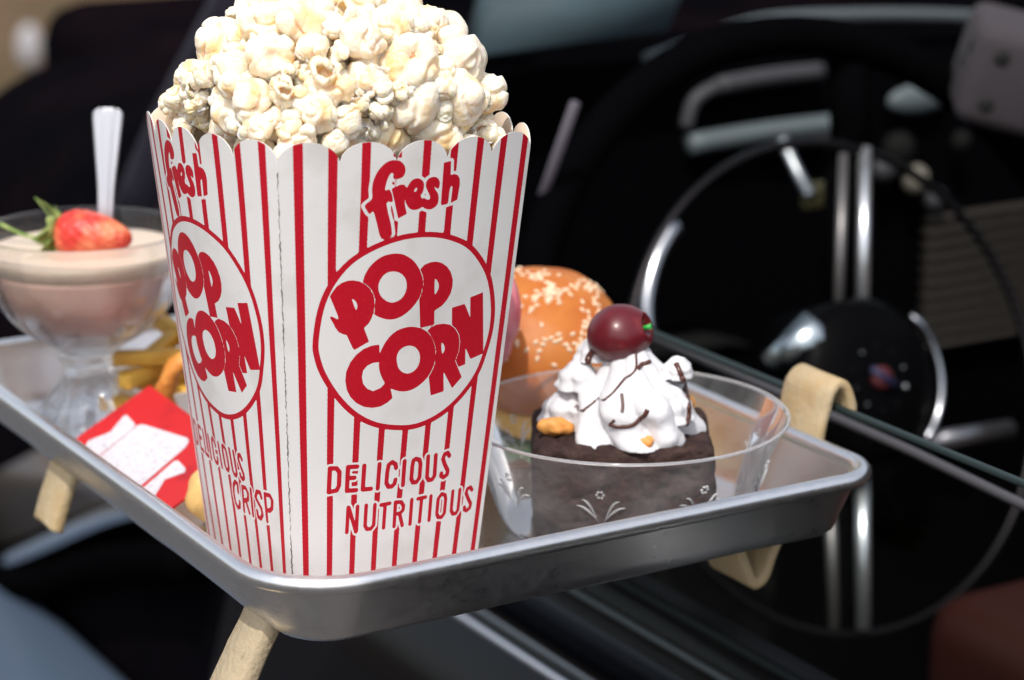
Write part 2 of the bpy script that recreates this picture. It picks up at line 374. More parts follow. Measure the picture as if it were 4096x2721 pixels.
wpart('side_spoke', wtube([wq(.050, -.0435, .01), wq(.122, -.046, .002)], .0062, 10), M('grey_spoke_trim', (.20, .20, .21), .3, .9))
wpart('column_shroud', wtube([wq(-.052, .018, .005), wq(-.030, .030, .02), wq(-.012, .02, .02)], [.010, .017, .012], 14), M('pale_chrome_shroud', (.38, .43, .45), .2, 1.))
wpart('column_shroud', wtube([wq(-.036, -.002, .03), wq(-.028, -.022, .03)], [.005, .007], 12), bpy.data.materials['bright_spoke_trim'])
hub_o = M('hub_black', (.0015, .0015, .0018), .4, 0., .03)
wpart('hub', wtube([wq(0, 0, h) for h in (-.03, .028, .036, .040)], [.051, .050, .042, .02], 40), hub_o)
wpart('hub_ring', wtube([wp(a, .0505, .034) for a in np.linspace(-1.0, .75, 16)], [.0008] + [.0028] * 14 + [.0008], 8), mHorn)
wpart('emblem', wtube([wq(0, 0, .038), wq(0, 0, .0445)], [.0075, .0065], 24), mRed)
wpart('emblem_stripe', box(0, 0, 0, .020, .0032, .005, .001, rot=None) if False else wtube([wq(-.0075, .006, .0435), wq(.0075, -.006, .0435)], .0026, 8), mBlue)
for k in range(10):
    a = 2 * math.pi * k / 10 + .2
    wpart('hub_stud', wico(wq(.019 * math.cos(a), .019 * math.sin(a), .040), .0022 if k in (5, 9) else .0010, 1), mHornD if k % 3 else mDimChrome)
V, F = wtube([wq(0, 0, -.03), wq(0.01, 0, -.16), wq(.02, .0, -.42)], [.028, .03, .035], 20); cp('steering_column', (V, F), mDark)
# fender scoop low on the body, beyond the tray
V, F = tube(smoothpath([(.334, 1.368, -.494), (.334, 1.22, -.424), (.334, 1.063, -.350), (.334, .94, -.30)], 5), [.004] + [.0115] * 14 + [.009], 12); cp('fender_scoop_bar', (V, F), mChrome)
cp('fender_scoop', prism([(1.39, -.482), (1.06, -.332), (.93, -.285), (.93, -.25), (1.1, -.27), (1.42, -.42)], -.012, (0, 1, 0), (0, 0, 1), (.346, 0, 0)), M('brown_enamel', (.10, .072, .05), .35, 0., .5, coat=.5))
V, F = tube(smoothpath([(.330, 1.47, -.43), (.330, 1.40, -.505), (.330, 1.28, -.485), (.330, 1.08, -.400), (.330, .88, -.33)], 6), .018, 12); cp('fender_scoop_lip', (V, F), mDark)
# slim uprights glimpsed in the cabin
V, F = tube([(.42, .505, -.02), (.42, .43, .11)], .0035, 8); cp('quarter_window_frame', (V, F), M('mauve_grey_frame', (.07, .06, .075), .5))

# plush dice hanging from the mirror
dc = Vector((.800, .440, .098)); dm = Matrix.Rotation(R_(-32), 3, 'Z') @ Matrix.Rotation(R_(14), 3, 'Y') @ Matrix.Rotation(R_(10), 3, 'X')
dice = thing('fuzzy_die', 'grey plush die with black dots hanging in the car window above the steering wheel', 'plush die', dc)
dice.rotation_euler = dm.to_euler()
mesh('cube', *box(0, 0, 0, .075, .075, .075, .012, 4), mDice, parent=dice)
for sx, sz in ((-.018, .018), (.018, -.018), (-.018, -.018), (.018, .018)):
    mesh('dot', *ico((sx, -.0375, sz), .0062, 2, (1, .3, 1)), mDot, parent=dice)
for sy, sz in ((-.016, .016), (.016, -.016), (0, 0)):
    mesh('dot', *ico((-.0375, sy, sz), .0062, 2, (.3, 1, 1)), mDot, parent=dice)
mesh('string', *tube([(0, 0, .037), (0.02, .0, .25)], .001, 6), mDice, parent=dice)

# ------------------------------------------------------------------ serving tray
LX, LY, RC = .3385, .458, .047
def tray_path(k=9):
    """(point, inward normal) pairs round the rounded rectangle, counter-clockwise"""
    out = []
    RS = (.047, .029, .036, .036)
    cs = [(RS[0], RS[0], math.pi), (LX - RS[1], RS[1], 1.5 * math.pi), (LX - RS[2], LY - RS[2], 0), (RS[3], LY - RS[3], .5 * math.pi)]
    for i, (x, y, a0) in enumerate(cs):
        RC = RS[i]; RN = RS[(i + 1) % 4]
        for j in range(k + 1):
            a = a0 + .5 * math.pi * j / k; d = Vector((math.cos(a), math.sin(a), 0)); out.append((Vector((x, y, 0)) + d * RC, -d))
        nx = cs[(i + 1) % 4]; a1 = a0 + .5 * math.pi; d = Vector((math.cos(a1), math.sin(a1), 0))
        p = Vector((x, y, 0)) + d * RC; q = Vector((nx[0], nx[1], 0)) + d * RN
        for j in range(1, 14): out.append((p.lerp(q, j / 14), -d))
    return out
TP = tray_path()
def dent(p, z): return nz(p, 16, 3) * .0010 + nz(p, 48, 8) * .00022
def loft(prof, closed, name, parent, m):
    V = []; F = []; n = len(prof)
    for p, nn in TP:
        for d, z in prof:
            q = p + nn * d; w = dent(q, z) * (1 if z < -.009 else .35); V.append(q + Vector((0, 0, z)) + nn * w)
    k = len(TP)
    for i in range(k):
        for j in range(n if closed else n - 1):
            a = i * n + j; b = i * n + (j + 1) % n; c = ((i + 1) % k) * n + (j + 1) % n; d = ((i + 1) % k) * n + j
            F.append([a, d, c, b])
    return V, F
tray = thing('serving_tray', 'scuffed aluminium car hop tray with rolled rim carrying all the food', 'tray', (.165, .23, -.03))
bead = [(.0042 + .0044 * math.cos(a), -.0044 + .0044 * math.sin(a)) for a in np.linspace(0, 2 * math.pi, 15)[:-1]]
V, F = loft(bead, True, 'rim', tray, mAlu)
mesh('rolled_rim', V, F, mAlu, parent=tray, world=True)
inner = [(.0078, -.0050), (.0086, -.0085), (.0178, -.0290), (.0200, -.0340), (.0236, -.0370), (.0290, -.0381)]
outer = [(.0290, -.0391), (.0228, -.0380), (.0188, -.0348), (.0165, -.0292), (.0074, -.0087), (.0066, -.0060)]
V, F = loft(inner + outer, False, 'pan', tray, mAlu)
n = len(inner + outer); k = len(TP)
F.append([i * n + 5 for i in range(k)]); F.append([i * n + 6 for i in range(k)][::-1])
pan = mesh('pan', V, F, mAlu, parent=tray, world=True)

def strap(name, path, y0, y1, th, m, lab=None, k_=5):
    """foam coated steel strap: XZ centre line swept over a width along Y, rounded edges"""
    P = smoothpath([(x, 0, z) for x, z in path], 5); V = []; F = []
    ys = [y0, y0 + .0018, (y0 + y1) / 2, y1 - .0018, y1]
    n = len(P)
    for i, p in enumerate(P):
        t = (P[min(i + 1, n - 1)] - P[max(i - 1, 0)]).normalized(); nn = Vector((-t.z, 0, t.x))
        ring = []
        for j, y in enumerate(ys):
            h = th / 2 * (.62 if j in (0, 4) else 1); ring.append(Vector((p.x, y, p.z)) + nn * h)
        for j, y in reversed(list(enumerate(ys))):
            h = th / 2 * (.62 if j in (0, 4) else 1); ring.append(Vector((p.x, y, p.z)) - nn * h)
        V += [q + Vector((nz(q, 90), nz(q, 90, 4), nz(q, 90, 9))) * .0007 for q in ring]
    k = 10
    for i in range(n - 1):
        for j in range(k): F.append([i * k + j, i * k + (j + 1) % k, (i + 1) * k + (j + 1) % k, (i + 1) * k + j])
    F.append(list(range(k))[::-1]); F.append([(n - 1) * k + j for j in range(k)])
    o = mesh(name, V, F, m, parent=tray, world=True)
    if lab: o['label'] = lab
    return o
hook = [(.20, -.0420), (.282, -.0420), (.291, -.047), (.2985, -.062), (.3055, -.0775), (.3125, -.0775), (.322, -.058), (.3400, -.030), (.3465, -.006), (.3500, .009), (.3525, .0175), (.3580, .0215), (.3640, .0180), (.3668, .010), (.3668, .003)]
strap('hook_strap', hook, .070, .107, .0058, mStrap)
strap('hook_strap', hook, .424, .452, .0058, mStrap)
foot = [(.0230, -.0350), (.0110, -.0560), (-.001, -.0770), (-.013, -.0985)]
strap('foot_strap', foot, .0500, .0760, .0095, mStrapDirty, 'dirty chipped foot strap')
foot2 = [(.0190, -.0340), (.0160, -.0420), (.0120, -.0530), (.0080, -.0640)]
strap('foot_strap', foot2, .291, .321, .0070, mStrap)

# ------------------------------------------------------------------ popcorn box
DES = {"ring":[[11.62,126.1],[13.73,141.09],[18.12,153.05],[26.02,163.83],[36.49,170.67],[48.27,174.51],[60.9,174.8],[72.78,171.63],[83.9,164.95],[94.66,151.22],[99.98,136.08],[101.27,122.95],[99.41,111.32],[95.66,99.97],[87.05,89.44],[76.49,82.2],[64.71,78.58],[54.07,78.69],[40.62,82.04],[29.7,88.79],[21.18,98.46],[14.94,109.64],[12.24,118.45]],"P1":[[18.86,147.23],[19.95,149.42],[21.57,151.74],[23.64,153.35],[26.04,154.24],[28.48,154.26],[30.96,153.57],[33.51,151.83],[35.48,149.76],[36.86,147.2],[37.61,144.69],[37.81,141.52],[37.56,138.37],[36.7,135.63],[35.49,133.27],[33.45,131.34],[35.91,124.57],[29.55,121.15],[28.7,122.22],[25.97,128.62],[24.38,129.1],[22.48,130.29],[21.2,132.31],[20.09,134.83],[18.85,137.35],[19.3,137.84],[20.53,137.24],[21.77,136.29],[22.85,136.04]],"P1h":[[27.86,145.62],[29.03,145.02],[30.01,143.55],[30.37,142.13],[30.25,140.74],[29.96,140.06],[29.13,141.52],[28.44,143.66]],"O1":[[32.51,153.64],[33.33,156.87],[35.07,160.21],[37.76,163.14],[40.82,164.99],[43.96,165.71],[47.2,165.59],[50.56,164.35],[54.1,161.58],[56.76,157.98],[58.65,153.91],[59.42,151.0],[59.3,147.48],[58.6,144.01],[56.75,140.67],[54.16,137.76],[51.18,135.61],[47.81,134.37],[44.41,134.37],[40.99,135.59],[37.93,137.46],[35.5,141.01],[33.54,146.42],[32.63,149.98]],"O1h":[[39.1,150.86],[39.49,152.93],[40.66,155.27],[42.51,156.86],[44.75,157.37],[47.07,156.99],[49.48,155.54],[51.15,153.28],[51.9,150.74],[51.94,148.27],[51.17,145.53],[49.6,143.57],[47.3,142.46],[44.95,142.44],[42.55,143.73],[40.47,145.85],[39.38,148.39]],"P2":[[57.69,157.18],[59.44,159.11],[62.17,160.05],[65.0,160.09],[67.99,159.03],[70.77,156.93],[72.94,154.0],[74.41,150.24],[74.66,147.0],[74.09,143.5],[72.52,140.49],[70.13,137.94],[66.57,136.08],[67.26,129.17],[60.28,128.46],[58.54,142.6],[57.83,151.18]],"P2h":[[65.14,151.76],[66.64,150.52],[67.56,148.63],[67.58,146.49],[66.81,144.98],[65.88,144.03]],"N":[[75.79,136.22],[82.43,137.16],[86.6,129.48],[85.22,140.0],[92.11,141.38],[96.86,110.29],[89.55,108.75],[85.81,115.19],[86.82,106.52],[83.03,105.79],[80.81,108.56],[78.86,110.12]],"R":[[63.93,126.25],[65.4,127.68],[68.25,128.92],[72.14,128.87],[75.78,127.86],[78.75,125.37],[80.97,122.15],[82.14,118.26],[82.2,114.13],[80.73,109.2],[85.64,100.27],[80.79,95.55],[74.81,104.97],[76.08,94.79],[69.03,93.83],[67.04,103.26],[65.69,107.99]],"Rh":[[72.06,119.6],[73.25,118.81],[74.25,117.02],[74.3,115.36],[73.36,113.78],[72.67,115.2]],"O2":[[41.06,114.39],[41.26,118.01],[42.8,121.89],[45.3,125.65],[48.65,128.31],[52.53,129.48],[56.14,129.46],[59.91,128.39],[63.42,126.31],[66.27,123.08],[68.44,118.69],[69.44,114.44],[69.34,109.93],[67.99,106.01],[65.69,102.63],[62.04,99.86],[58.3,98.33],[54.5,98.03],[50.67,98.95],[47.04,100.85],[44.22,103.86],[42.2,107.77],[41.23,111.13]],"O2h":[[49.52,114.23],[49.63,116.66],[50.88,118.95],[53.21,120.29],[55.64,120.4],[58.19,119.46],[60.25,117.36],[61.32,114.76],[61.45,111.88],[60.55,109.13],[58.39,107.17],[55.5,106.61],[52.49,107.95],[50.47,110.45]],"C":[[40.83,122.58],[37.4,122.44],[33.68,121.2],[30.41,118.69],[27.91,115.31],[26.15,111.04],[25.8,106.64],[26.55,102.12],[28.36,98.29],[31.17,95.14],[34.79,92.9],[38.83,91.89],[42.87,92.13],[46.07,93.58],[48.63,95.51],[47.26,100.62],[44.65,103.4],[42.36,101.22],[38.83,100.08],[36.01,101.54],[33.95,104.21],[33.25,107.53],[33.7,110.72],[35.52,112.96],[38.17,114.1],[41.08,114.07]],"f1":[[39.52,173.09],[43.69,175.36],[40.55,189.51],[43.19,190.29],[41.79,195.83],[39.8,195.54],[40.02,198.44],[40.7,201.32],[41.55,203.13],[42.33,203.75],[43.0,203.05],[42.81,201.21],[44.03,200.67],[45.91,201.04],[47.18,202.03],[47.77,204.12],[47.41,206.26],[46.35,208.04],[44.99,209.03],[43.1,209.39],[41.25,209.21],[39.24,207.98],[37.28,205.7],[35.8,202.86],[34.89,199.74],[34.57,196.05],[34.72,191.94],[32.05,189.28],[32.7,187.13],[34.04,185.07],[35.51,186.19],[37.15,180.49]],"f2":[[42.47,196.32],[46.08,198.03],[47.54,197.88],[48.92,196.2],[48.53,193.68],[48.03,191.85],[48.35,188.61],[49.45,184.23],[45.89,182.34]],"f3":[[48.76,195.94],[49.72,198.15],[51.08,199.92],[53.03,200.46],[54.83,199.8],[55.95,198.25],[56.24,196.08],[55.78,193.7],[54.99,192.42],[55.9,190.47],[56.47,187.99],[56.16,187.08],[54.56,186.13],[52.54,185.83],[50.72,186.56],[49.37,188.27],[48.47,190.75],[48.29,193.7]],"f3h":[[52.7,196.21],[53.4,195.89],[53.13,194.65],[52.34,194.17],[51.91,194.93]],"f4":[[63.35,197.94],[62.95,194.95],[61.02,195.97],[61.69,194.3],[62.89,192.58],[63.4,189.83],[62.95,187.43],[61.35,185.95],[59.27,185.54],[57.12,186.32],[56.13,187.35],[55.85,189.39],[56.23,191.11],[57.84,190.31],[58.9,190.09],[59.48,190.98],[58.65,193.21],[57.27,196.01],[57.1,198.16],[58.11,199.96],[60.11,200.62],[61.98,200.07]],"f5":[[64.53,206.84],[67.8,207.38],[68.17,200.75],[69.9,201.14],[71.62,200.44],[72.77,198.7],[73.14,195.96],[72.55,188.81],[69.54,187.62],[69.69,194.93],[69.18,195.93],[68.59,195.04],[68.31,193.71],[68.11,187.35],[64.75,186.86]],"DEL":[[[19.45,63.92],[22.65,63.54],[24.12,61.5],[23.98,54.7],[22.84,52.46],[18.96,52.09],[19.45,63.92]],[[32.9,63.18],[28.32,63.53],[28.05,51.61],[32.85,51.3]],[[28.14,57.93],[31.74,57.73]],[[36.51,63.14],[36.29,51.16],[40.64,50.88]],[[44.37,62.9],[44.25,50.52]],[[53.4,59.66],[52.88,61.64],[50.97,62.96],[49.25,61.84],[48.79,58.12],[48.75,52.6],[50.08,50.49],[51.93,50.38],[53.31,51.54],[53.59,53.58]],[[57.76,62.43],[57.99,50.1]],[[63.88,62.65],[66.05,61.77],[66.87,59.38],[67.02,52.41],[65.5,50.4],[63.56,50.56],[62.42,52.49],[62.31,59.45],[62.63,61.99],[63.88,62.65]],[[70.81,62.7],[71.34,52.01],[72.53,50.23],[74.5,50.22],[75.69,51.93],[75.2,62.63]],[[83.38,60.81],[82.14,62.6],[80.38,62.23],[79.68,59.92],[81.32,56.49],[83.35,53.32],[83.22,51.25],[81.32,50.2],[79.57,51.22],[79.62,52.44]]],"NUT":[[[28.54,30.48],[29.0,43.06]],[[33.89,42.88],[33.7,30.24]],[[29.29,42.84],[33.41,30.11]],[[38.56,42.72],[38.37,32.31],[39.58,30.38],[41.63,30.23],[43.21,31.9],[43.3,42.35]],[[46.65,41.65],[51.48,41.75]],[[48.97,41.46],[48.93,29.57]],[[54.97,29.27],[54.68,41.76],[57.94,41.39],[59.49,39.03],[59.3,36.96],[58.06,35.77],[55.4,35.51]],[[57.51,35.51],[59.66,28.99]],[[63.88,41.6],[64.19,28.89]],[[67.4,41.51],[71.73,41.62]],[[69.57,41.48],[69.67,29.14]],[[74.93,41.57],[75.36,28.98]],[[81.21,41.63],[83.38,40.69],[84.1,38.45],[84.27,31.0],[82.84,29.15],[80.71,29.56],[79.63,31.53],[79.46,39.32],[81.21,41.63]],[[88.02,41.74],[88.38,31.62],[89.73,29.58],[91.66,29.56],[92.71,31.12],[92.44,41.76]],[[100.45,39.98],[99.1,41.66],[97.23,41.16],[96.67,39.15],[98.46,35.97],[100.72,32.69],[100.38,30.63],[98.57,29.58],[96.91,30.45],[96.72,31.73]]],"CRI":[[[61.89,41.67],[62.49,46.21],[60.04,46.52],[57.45,44.18],[56.21,40.23],[56.52,35.05],[58.53,32.85],[61.35,33.91],[62.15,36.63]],[[66.09,33.0],[67.76,46.02],[71.54,46.39],[73.36,44.28],[72.55,40.8],[67.2,38.69]],[[69.83,39.41],[72.21,33.85]],[[76.77,47.14],[76.11,33.62]],[[86.66,45.55],[85.9,47.93],[82.92,47.6],[80.87,44.34],[82.89,42.29],[85.68,39.8],[86.34,36.73],[84.06,34.17],[81.38,34.41],[81.2,37.29]],[[90.38,34.58],[90.15,48.2],[94.6,48.58],[96.28,46.45],[95.57,42.41],[93.33,40.66],[90.32,40.25]]],"DELL":[[[8.41,62.3],[8.31,49.04]],[[33.5,63.42],[35.53,51.2]],[[79.57,63.96],[79.67,67.5],[77.25,66.89],[74.56,65.25]]]}
A0 = Vector((.0348, .0571, -.0379)); B0 = Vector((.1296, .0563, -.0379)); D0 = Vector((.0356, .1520, -.0379)); E0 = B0 + D0 - A0
A1 = Vector((.0222, .0356, .1800)); B1 = Vector((.1520, .0421, .1724)); D1 = Vector((.0170, .1655, .1755)); E1 = Vector((.1500, .1690, .1755))
CT = (A1 + B1 + D1 + E1) / 4
def outn(a, b):
    d = b - a; n_ = Vector((d.y, -d.x, 0)).normalized()
    return -n_ if n_.dot(CT - (a + b) / 2) > 0 else n_
class Face:
    def __init__(s, a0, b0, a1, b1, s0=.003, s1=.0125):
        s.a0, s.b0, s.a1, s.b1, s.s0, s.s1 = [np.array(q) if not isinstance(q, float) else q for q in (a0, b0, a1, b1, s0, s1)]
        s.n = np.array(outn(a1, b1))
    def P(s, u, t, off=0.):
        u = np.asarray(u)[..., None]; t = np.asarray(t)[..., None]
        b = 4 * u * (1 - u)
        pb = s.a0 + (s.b0 - s.a0) * u + s.n * s.s0 * b; pt = s.a1 + (s.b1 - s.a1) * u + s.n * s.s1 * b
        wob = .0005 * np.sin(u * 7 + t * 5) * np.sin(t * 9) * b
        return pb + (pt - pb) * t + s.n * (wob - off)
def top_t(u):
    w = (np.asarray(u) * 5) % 1.0; e = np.abs(2 * w - 1)
    return 1 + .041 * np.power(np.clip(1 - e ** 2.1, 0, 1), .62)
def seg_d(X, Y, a, b):
    ax, ay = a; bx, by = b; dx, dy = bx - ax, by - ay
    t = np.clip(((X - ax) * dx + (Y - ay) * dy) / (dx * dx + dy * dy + 1e-9), 0, 1)
    return np.hypot(X - ax - t * dx, Y - ay - t * dy)
def poly_sdf(X, Y, pts, smooth=0):
    if smooth:
        q = smoothpath([(a, b, 0) for a, b in pts], smooth, True); pts = [(p.x, p.y) for p in q]
    d = np.full(X.shape, 1e9); inside = np.zeros(X.shape, bool); n = len(pts)
    for i in range(n):
        a, b = pts[i], pts[(i + 1) % n]; d = np.minimum(d, seg_d(X, Y, a, b))
        cond = ((a[1] > Y) != (b[1] > Y))
        with np.errstate(divide='ignore', invalid='ignore'):
            xi = (b[0] - a[0]) * (Y - a[1]) / (b[1] - a[1] + 1e-12) + a[0]
        inside ^= cond & (X < xi)
    return np.where(inside, -d, d)
def path_sdf(X, Y, lst, r):
    d = np.full(X.shape, 1e9)
    for p in lst:
        for a, b in zip(p[:-1], p[1:]): d = np.minimum(d, seg_d(X, Y, a, b))
    return d - r
def design(X, Y, left):
    """signed distance (mm) to the red printing on a panel, X across, Y up"""
    sx = 3.0 if left else 0.0                       # the print sits a little off centre on the other panel
    Xs = X + sx
    k = np.round((Xs / 110 - .065) / .1125); c = (k * .1125 + .065) * 110
    hw = 1.72 - .25 * (1 - Y / 209)
    st = np.abs(Xs - c) - hw * 1.0
    st = np.where((k < 0) | (k > 8), 9., st)
    st = st + .10 * np.sin(Y * 5.1 + X) * np.sin(Y * 2.3)
    ring = poly_sdf(Xs, Y, DES['ring'], 4)
    def L(n, h=None, sm=0):
        d = poly_sdf(Xs, Y, DES[n], sm)
        if h: d = np.maximum(d, -poly_sdf(Xs, Y, DES[h], 2))
        return d - .05
    fr = np.minimum.reduce([L('f1', sm=3), L('f2'), L('f3', 'f3h', 3), L('f4', sm=3), L('f5')])
    P1 = L('P1', 'P1h'); O1 = L('O1', 'O1h', 3); P2 = L('P2', 'P2h'); O2 = L('O2', 'O2h', 3); Rr = L('R', 'Rh'); Nn = L('N'); Cc = L('C')
    p1o = poly_sdf(Xs, Y, DES['P1']); o1o = poly_sdf(Xs, Y, DES['O1'], 3); o2o = poly_sdf(Xs, Y, DES['O2'], 3); ro = poly_sdf(Xs, Y, DES['R'])
    g = .42
    O1 = np.maximum(O1, -(p1o - g)); P2 = np.maximum(P2, -(o1o - g)); Rr = np.maximum(Rr, -(o2o - g)); Nn = np.maximum(Nn, -(ro - g))
    Cc = np.maximum(Cc, -(o2o - .12)); P2 = np.maximum(P2, -(o2o - g))
    pc = np.minimum.reduce([P1, O1, P2, O2, Rr, Nn, Cc])
    if left:
        dl = path_sdf(X, Y, [[(a - 12.2, b) for a, b in p] for p in DES['DEL']], 1.12); nu = path_sdf(X, Y, DES['CRI'], 1.12)
    else:
        dl = path_sdf(X, Y, DES['DEL'], 1.12); nu = path_sdf(X, Y, DES['NUT'], 1.0)
    txt = np.minimum(dl, nu)
    st = np.maximum(st, -(fr - 1.35)); st = np.maximum(st, -(txt - 1.0))
    # stripes also stop in a band that follows the lettering
    red = np.minimum(st, ring)                      # stripes or disc
    red = np.maximum(red, -(ring + 2.55))           # white disc inside the ring
    red = np.minimum.reduce([red, pc, fr, txt])
    return red
def plain(X, Y):
    k = np.round((X / 110 - .065) / .1125); c = (k * .1125 + .065) * 110
    return np.where((k < 0) | (k > 8), 9., np.abs(X - c) - 1.6)
def print_panel(face, fn, nu, nv, V, F, MI):
    u = np.linspace(0, 1, nu + 1); v = np.linspace(0, 1, nv + 1)
    U, W = np.meshgrid(u, v, indexing='ij'); T = W * top_t(U)
    T[np.isclose((U * 5) % 1, 0) | np.isclose((U * 5) % 1, 1)] = W[np.isclose((U * 5) % 1, 0) | np.isclose((U * 5) % 1, 1)]
    S = fn(U * 110, T * 219.0 - 10.0); P = face.P(U, T)
    base = len(V); V.extend(map(tuple, P.reshape(-1, 3)))
    idx = lambda i, j: base + i * (nv + 1) + j
    neg = S < 0; cache = {}
    s = neg[:-1, :-1].astype(int) + neg[1:, :-1] + neg[1:, 1:] + neg[:-1, 1:]
    def cross(a, b):
        key = (a, b) if a < b else (b, a)
        if key not in cache:
            sa, sb = S[a], S[b]; t = sa / (sa - sb); t = min(max(t, .02), .98)
            p = P[a] * (1 - t) + P[b] * t; cache[key] = len(V); V.append(tuple(p))
        return cache[key]
    for i in range(nu):
        # merge vertical runs of uniform cells
        for j in range(nv):
            k = s[i, j]
            if k in (0, 4):
                F.append([idx(i, j), idx(i + 1, j), idx(i + 1, j + 1), idx(i, j + 1)]); MI.append(1 if k == 4 else 0); continue
            cs = [(i, j), (i + 1, j), (i + 1, j + 1), (i, j + 1)]; rp = []; wp_ = []
            for q in range(4):
                a = cs[q]; b = cs[(q + 1) % 4]
                (rp if neg[a] else wp_).append(idx(*a))
                if neg[a] != neg[b]:
                    c = cross(a, b); rp.append(c); wp_.append(c)
            if len(rp) >= 3: F.append(rp); MI.append(1)
            if len(wp_) >= 3: F.append(wp_); MI.append(0)
Fr = Face(A0, B0, A1, B1); Fl = Face(D0, A0, D1, A1); Fb = Face(B0, E0, B1, E1, .003, .010); Fc = Face(E0, D0, E1, D1, .003, .010)
pbox = thing('popcorn_box', 'tall red and white striped popcorn box with scalloped top and overflowing popcorn', 'popcorn box', (.082, .104, -.038))
V, F, MI = [], [], []
print_panel(Fr, lambda X, Y: design(X, Y, False), 250, 440, V, F, MI)
print_panel(Fl, lambda X, Y: design(X, Y, True), 250, 440, V, F, MI)
print_panel(Fb, plain, 100, 60, V, F, MI)
print_panel(Fc, plain, 100, 60, V, F, MI)
carton = mesh('printed_carton', V, F, [mWhiteCard, mRedInk], parent=pbox, world=True, mi=MI)
V, F, MI = [], [], []
for fc in (Fr, Fl, Fb, Fc):                         # inside of the card and its cut edge
    nu, nv = 100, 12; b = len(V)
    for i in range(nu + 1):
        u = i / nu; tt = 1.0 if i % 20 == 0 else float(top_t(u))
        for j in range(nv + 1): V.append(tuple(fc.P(u, tt * j / nv, .0006)))
        V.append(tuple(fc.P(u, tt, 0.)))
    m_ = nv + 2
    for i in range(nu):
        for j in range(nv + 1):
            F.append([b + i * m_ + j, b + i * m_ + j + 1, b + (i + 1) * m_ + j + 1, b + (i + 1) * m_ + j]); MI.append(1 if j == nv else 0)
q = len(V); V += [tuple(p + Vector((0, 0, .001))) for p in (A0, B0, E0, D0)]; F.append([q, q + 1, q + 2, q + 3]); MI.append(0)
mesh('carton_lining', V, F, [mCardIn, mCardEdge], parent=pbox, world=True, mi=MI)
# worn fold line down the front corner: small torn flecks of grey fibre
rng = random.Random(4)
fp_ = [A0.lerp(A1, .015 + .965 * i / 200) + Vector((rng.uniform(-.00028, .00022), rng.uniform(-.0001, .00005), 0)) for i in range(201)]
fr_ = [max(.00003, .00015 + .00022 * nz((0, 0, i), .13, 2) + rng.uniform(-.00010, .00014)) for i in range(201)]
mesh('worn_fold', *tube(fp_, fr_, 6), M('frayed_grey_fibre', (.17, .15, .13), .95), parent=pbox, world=True)

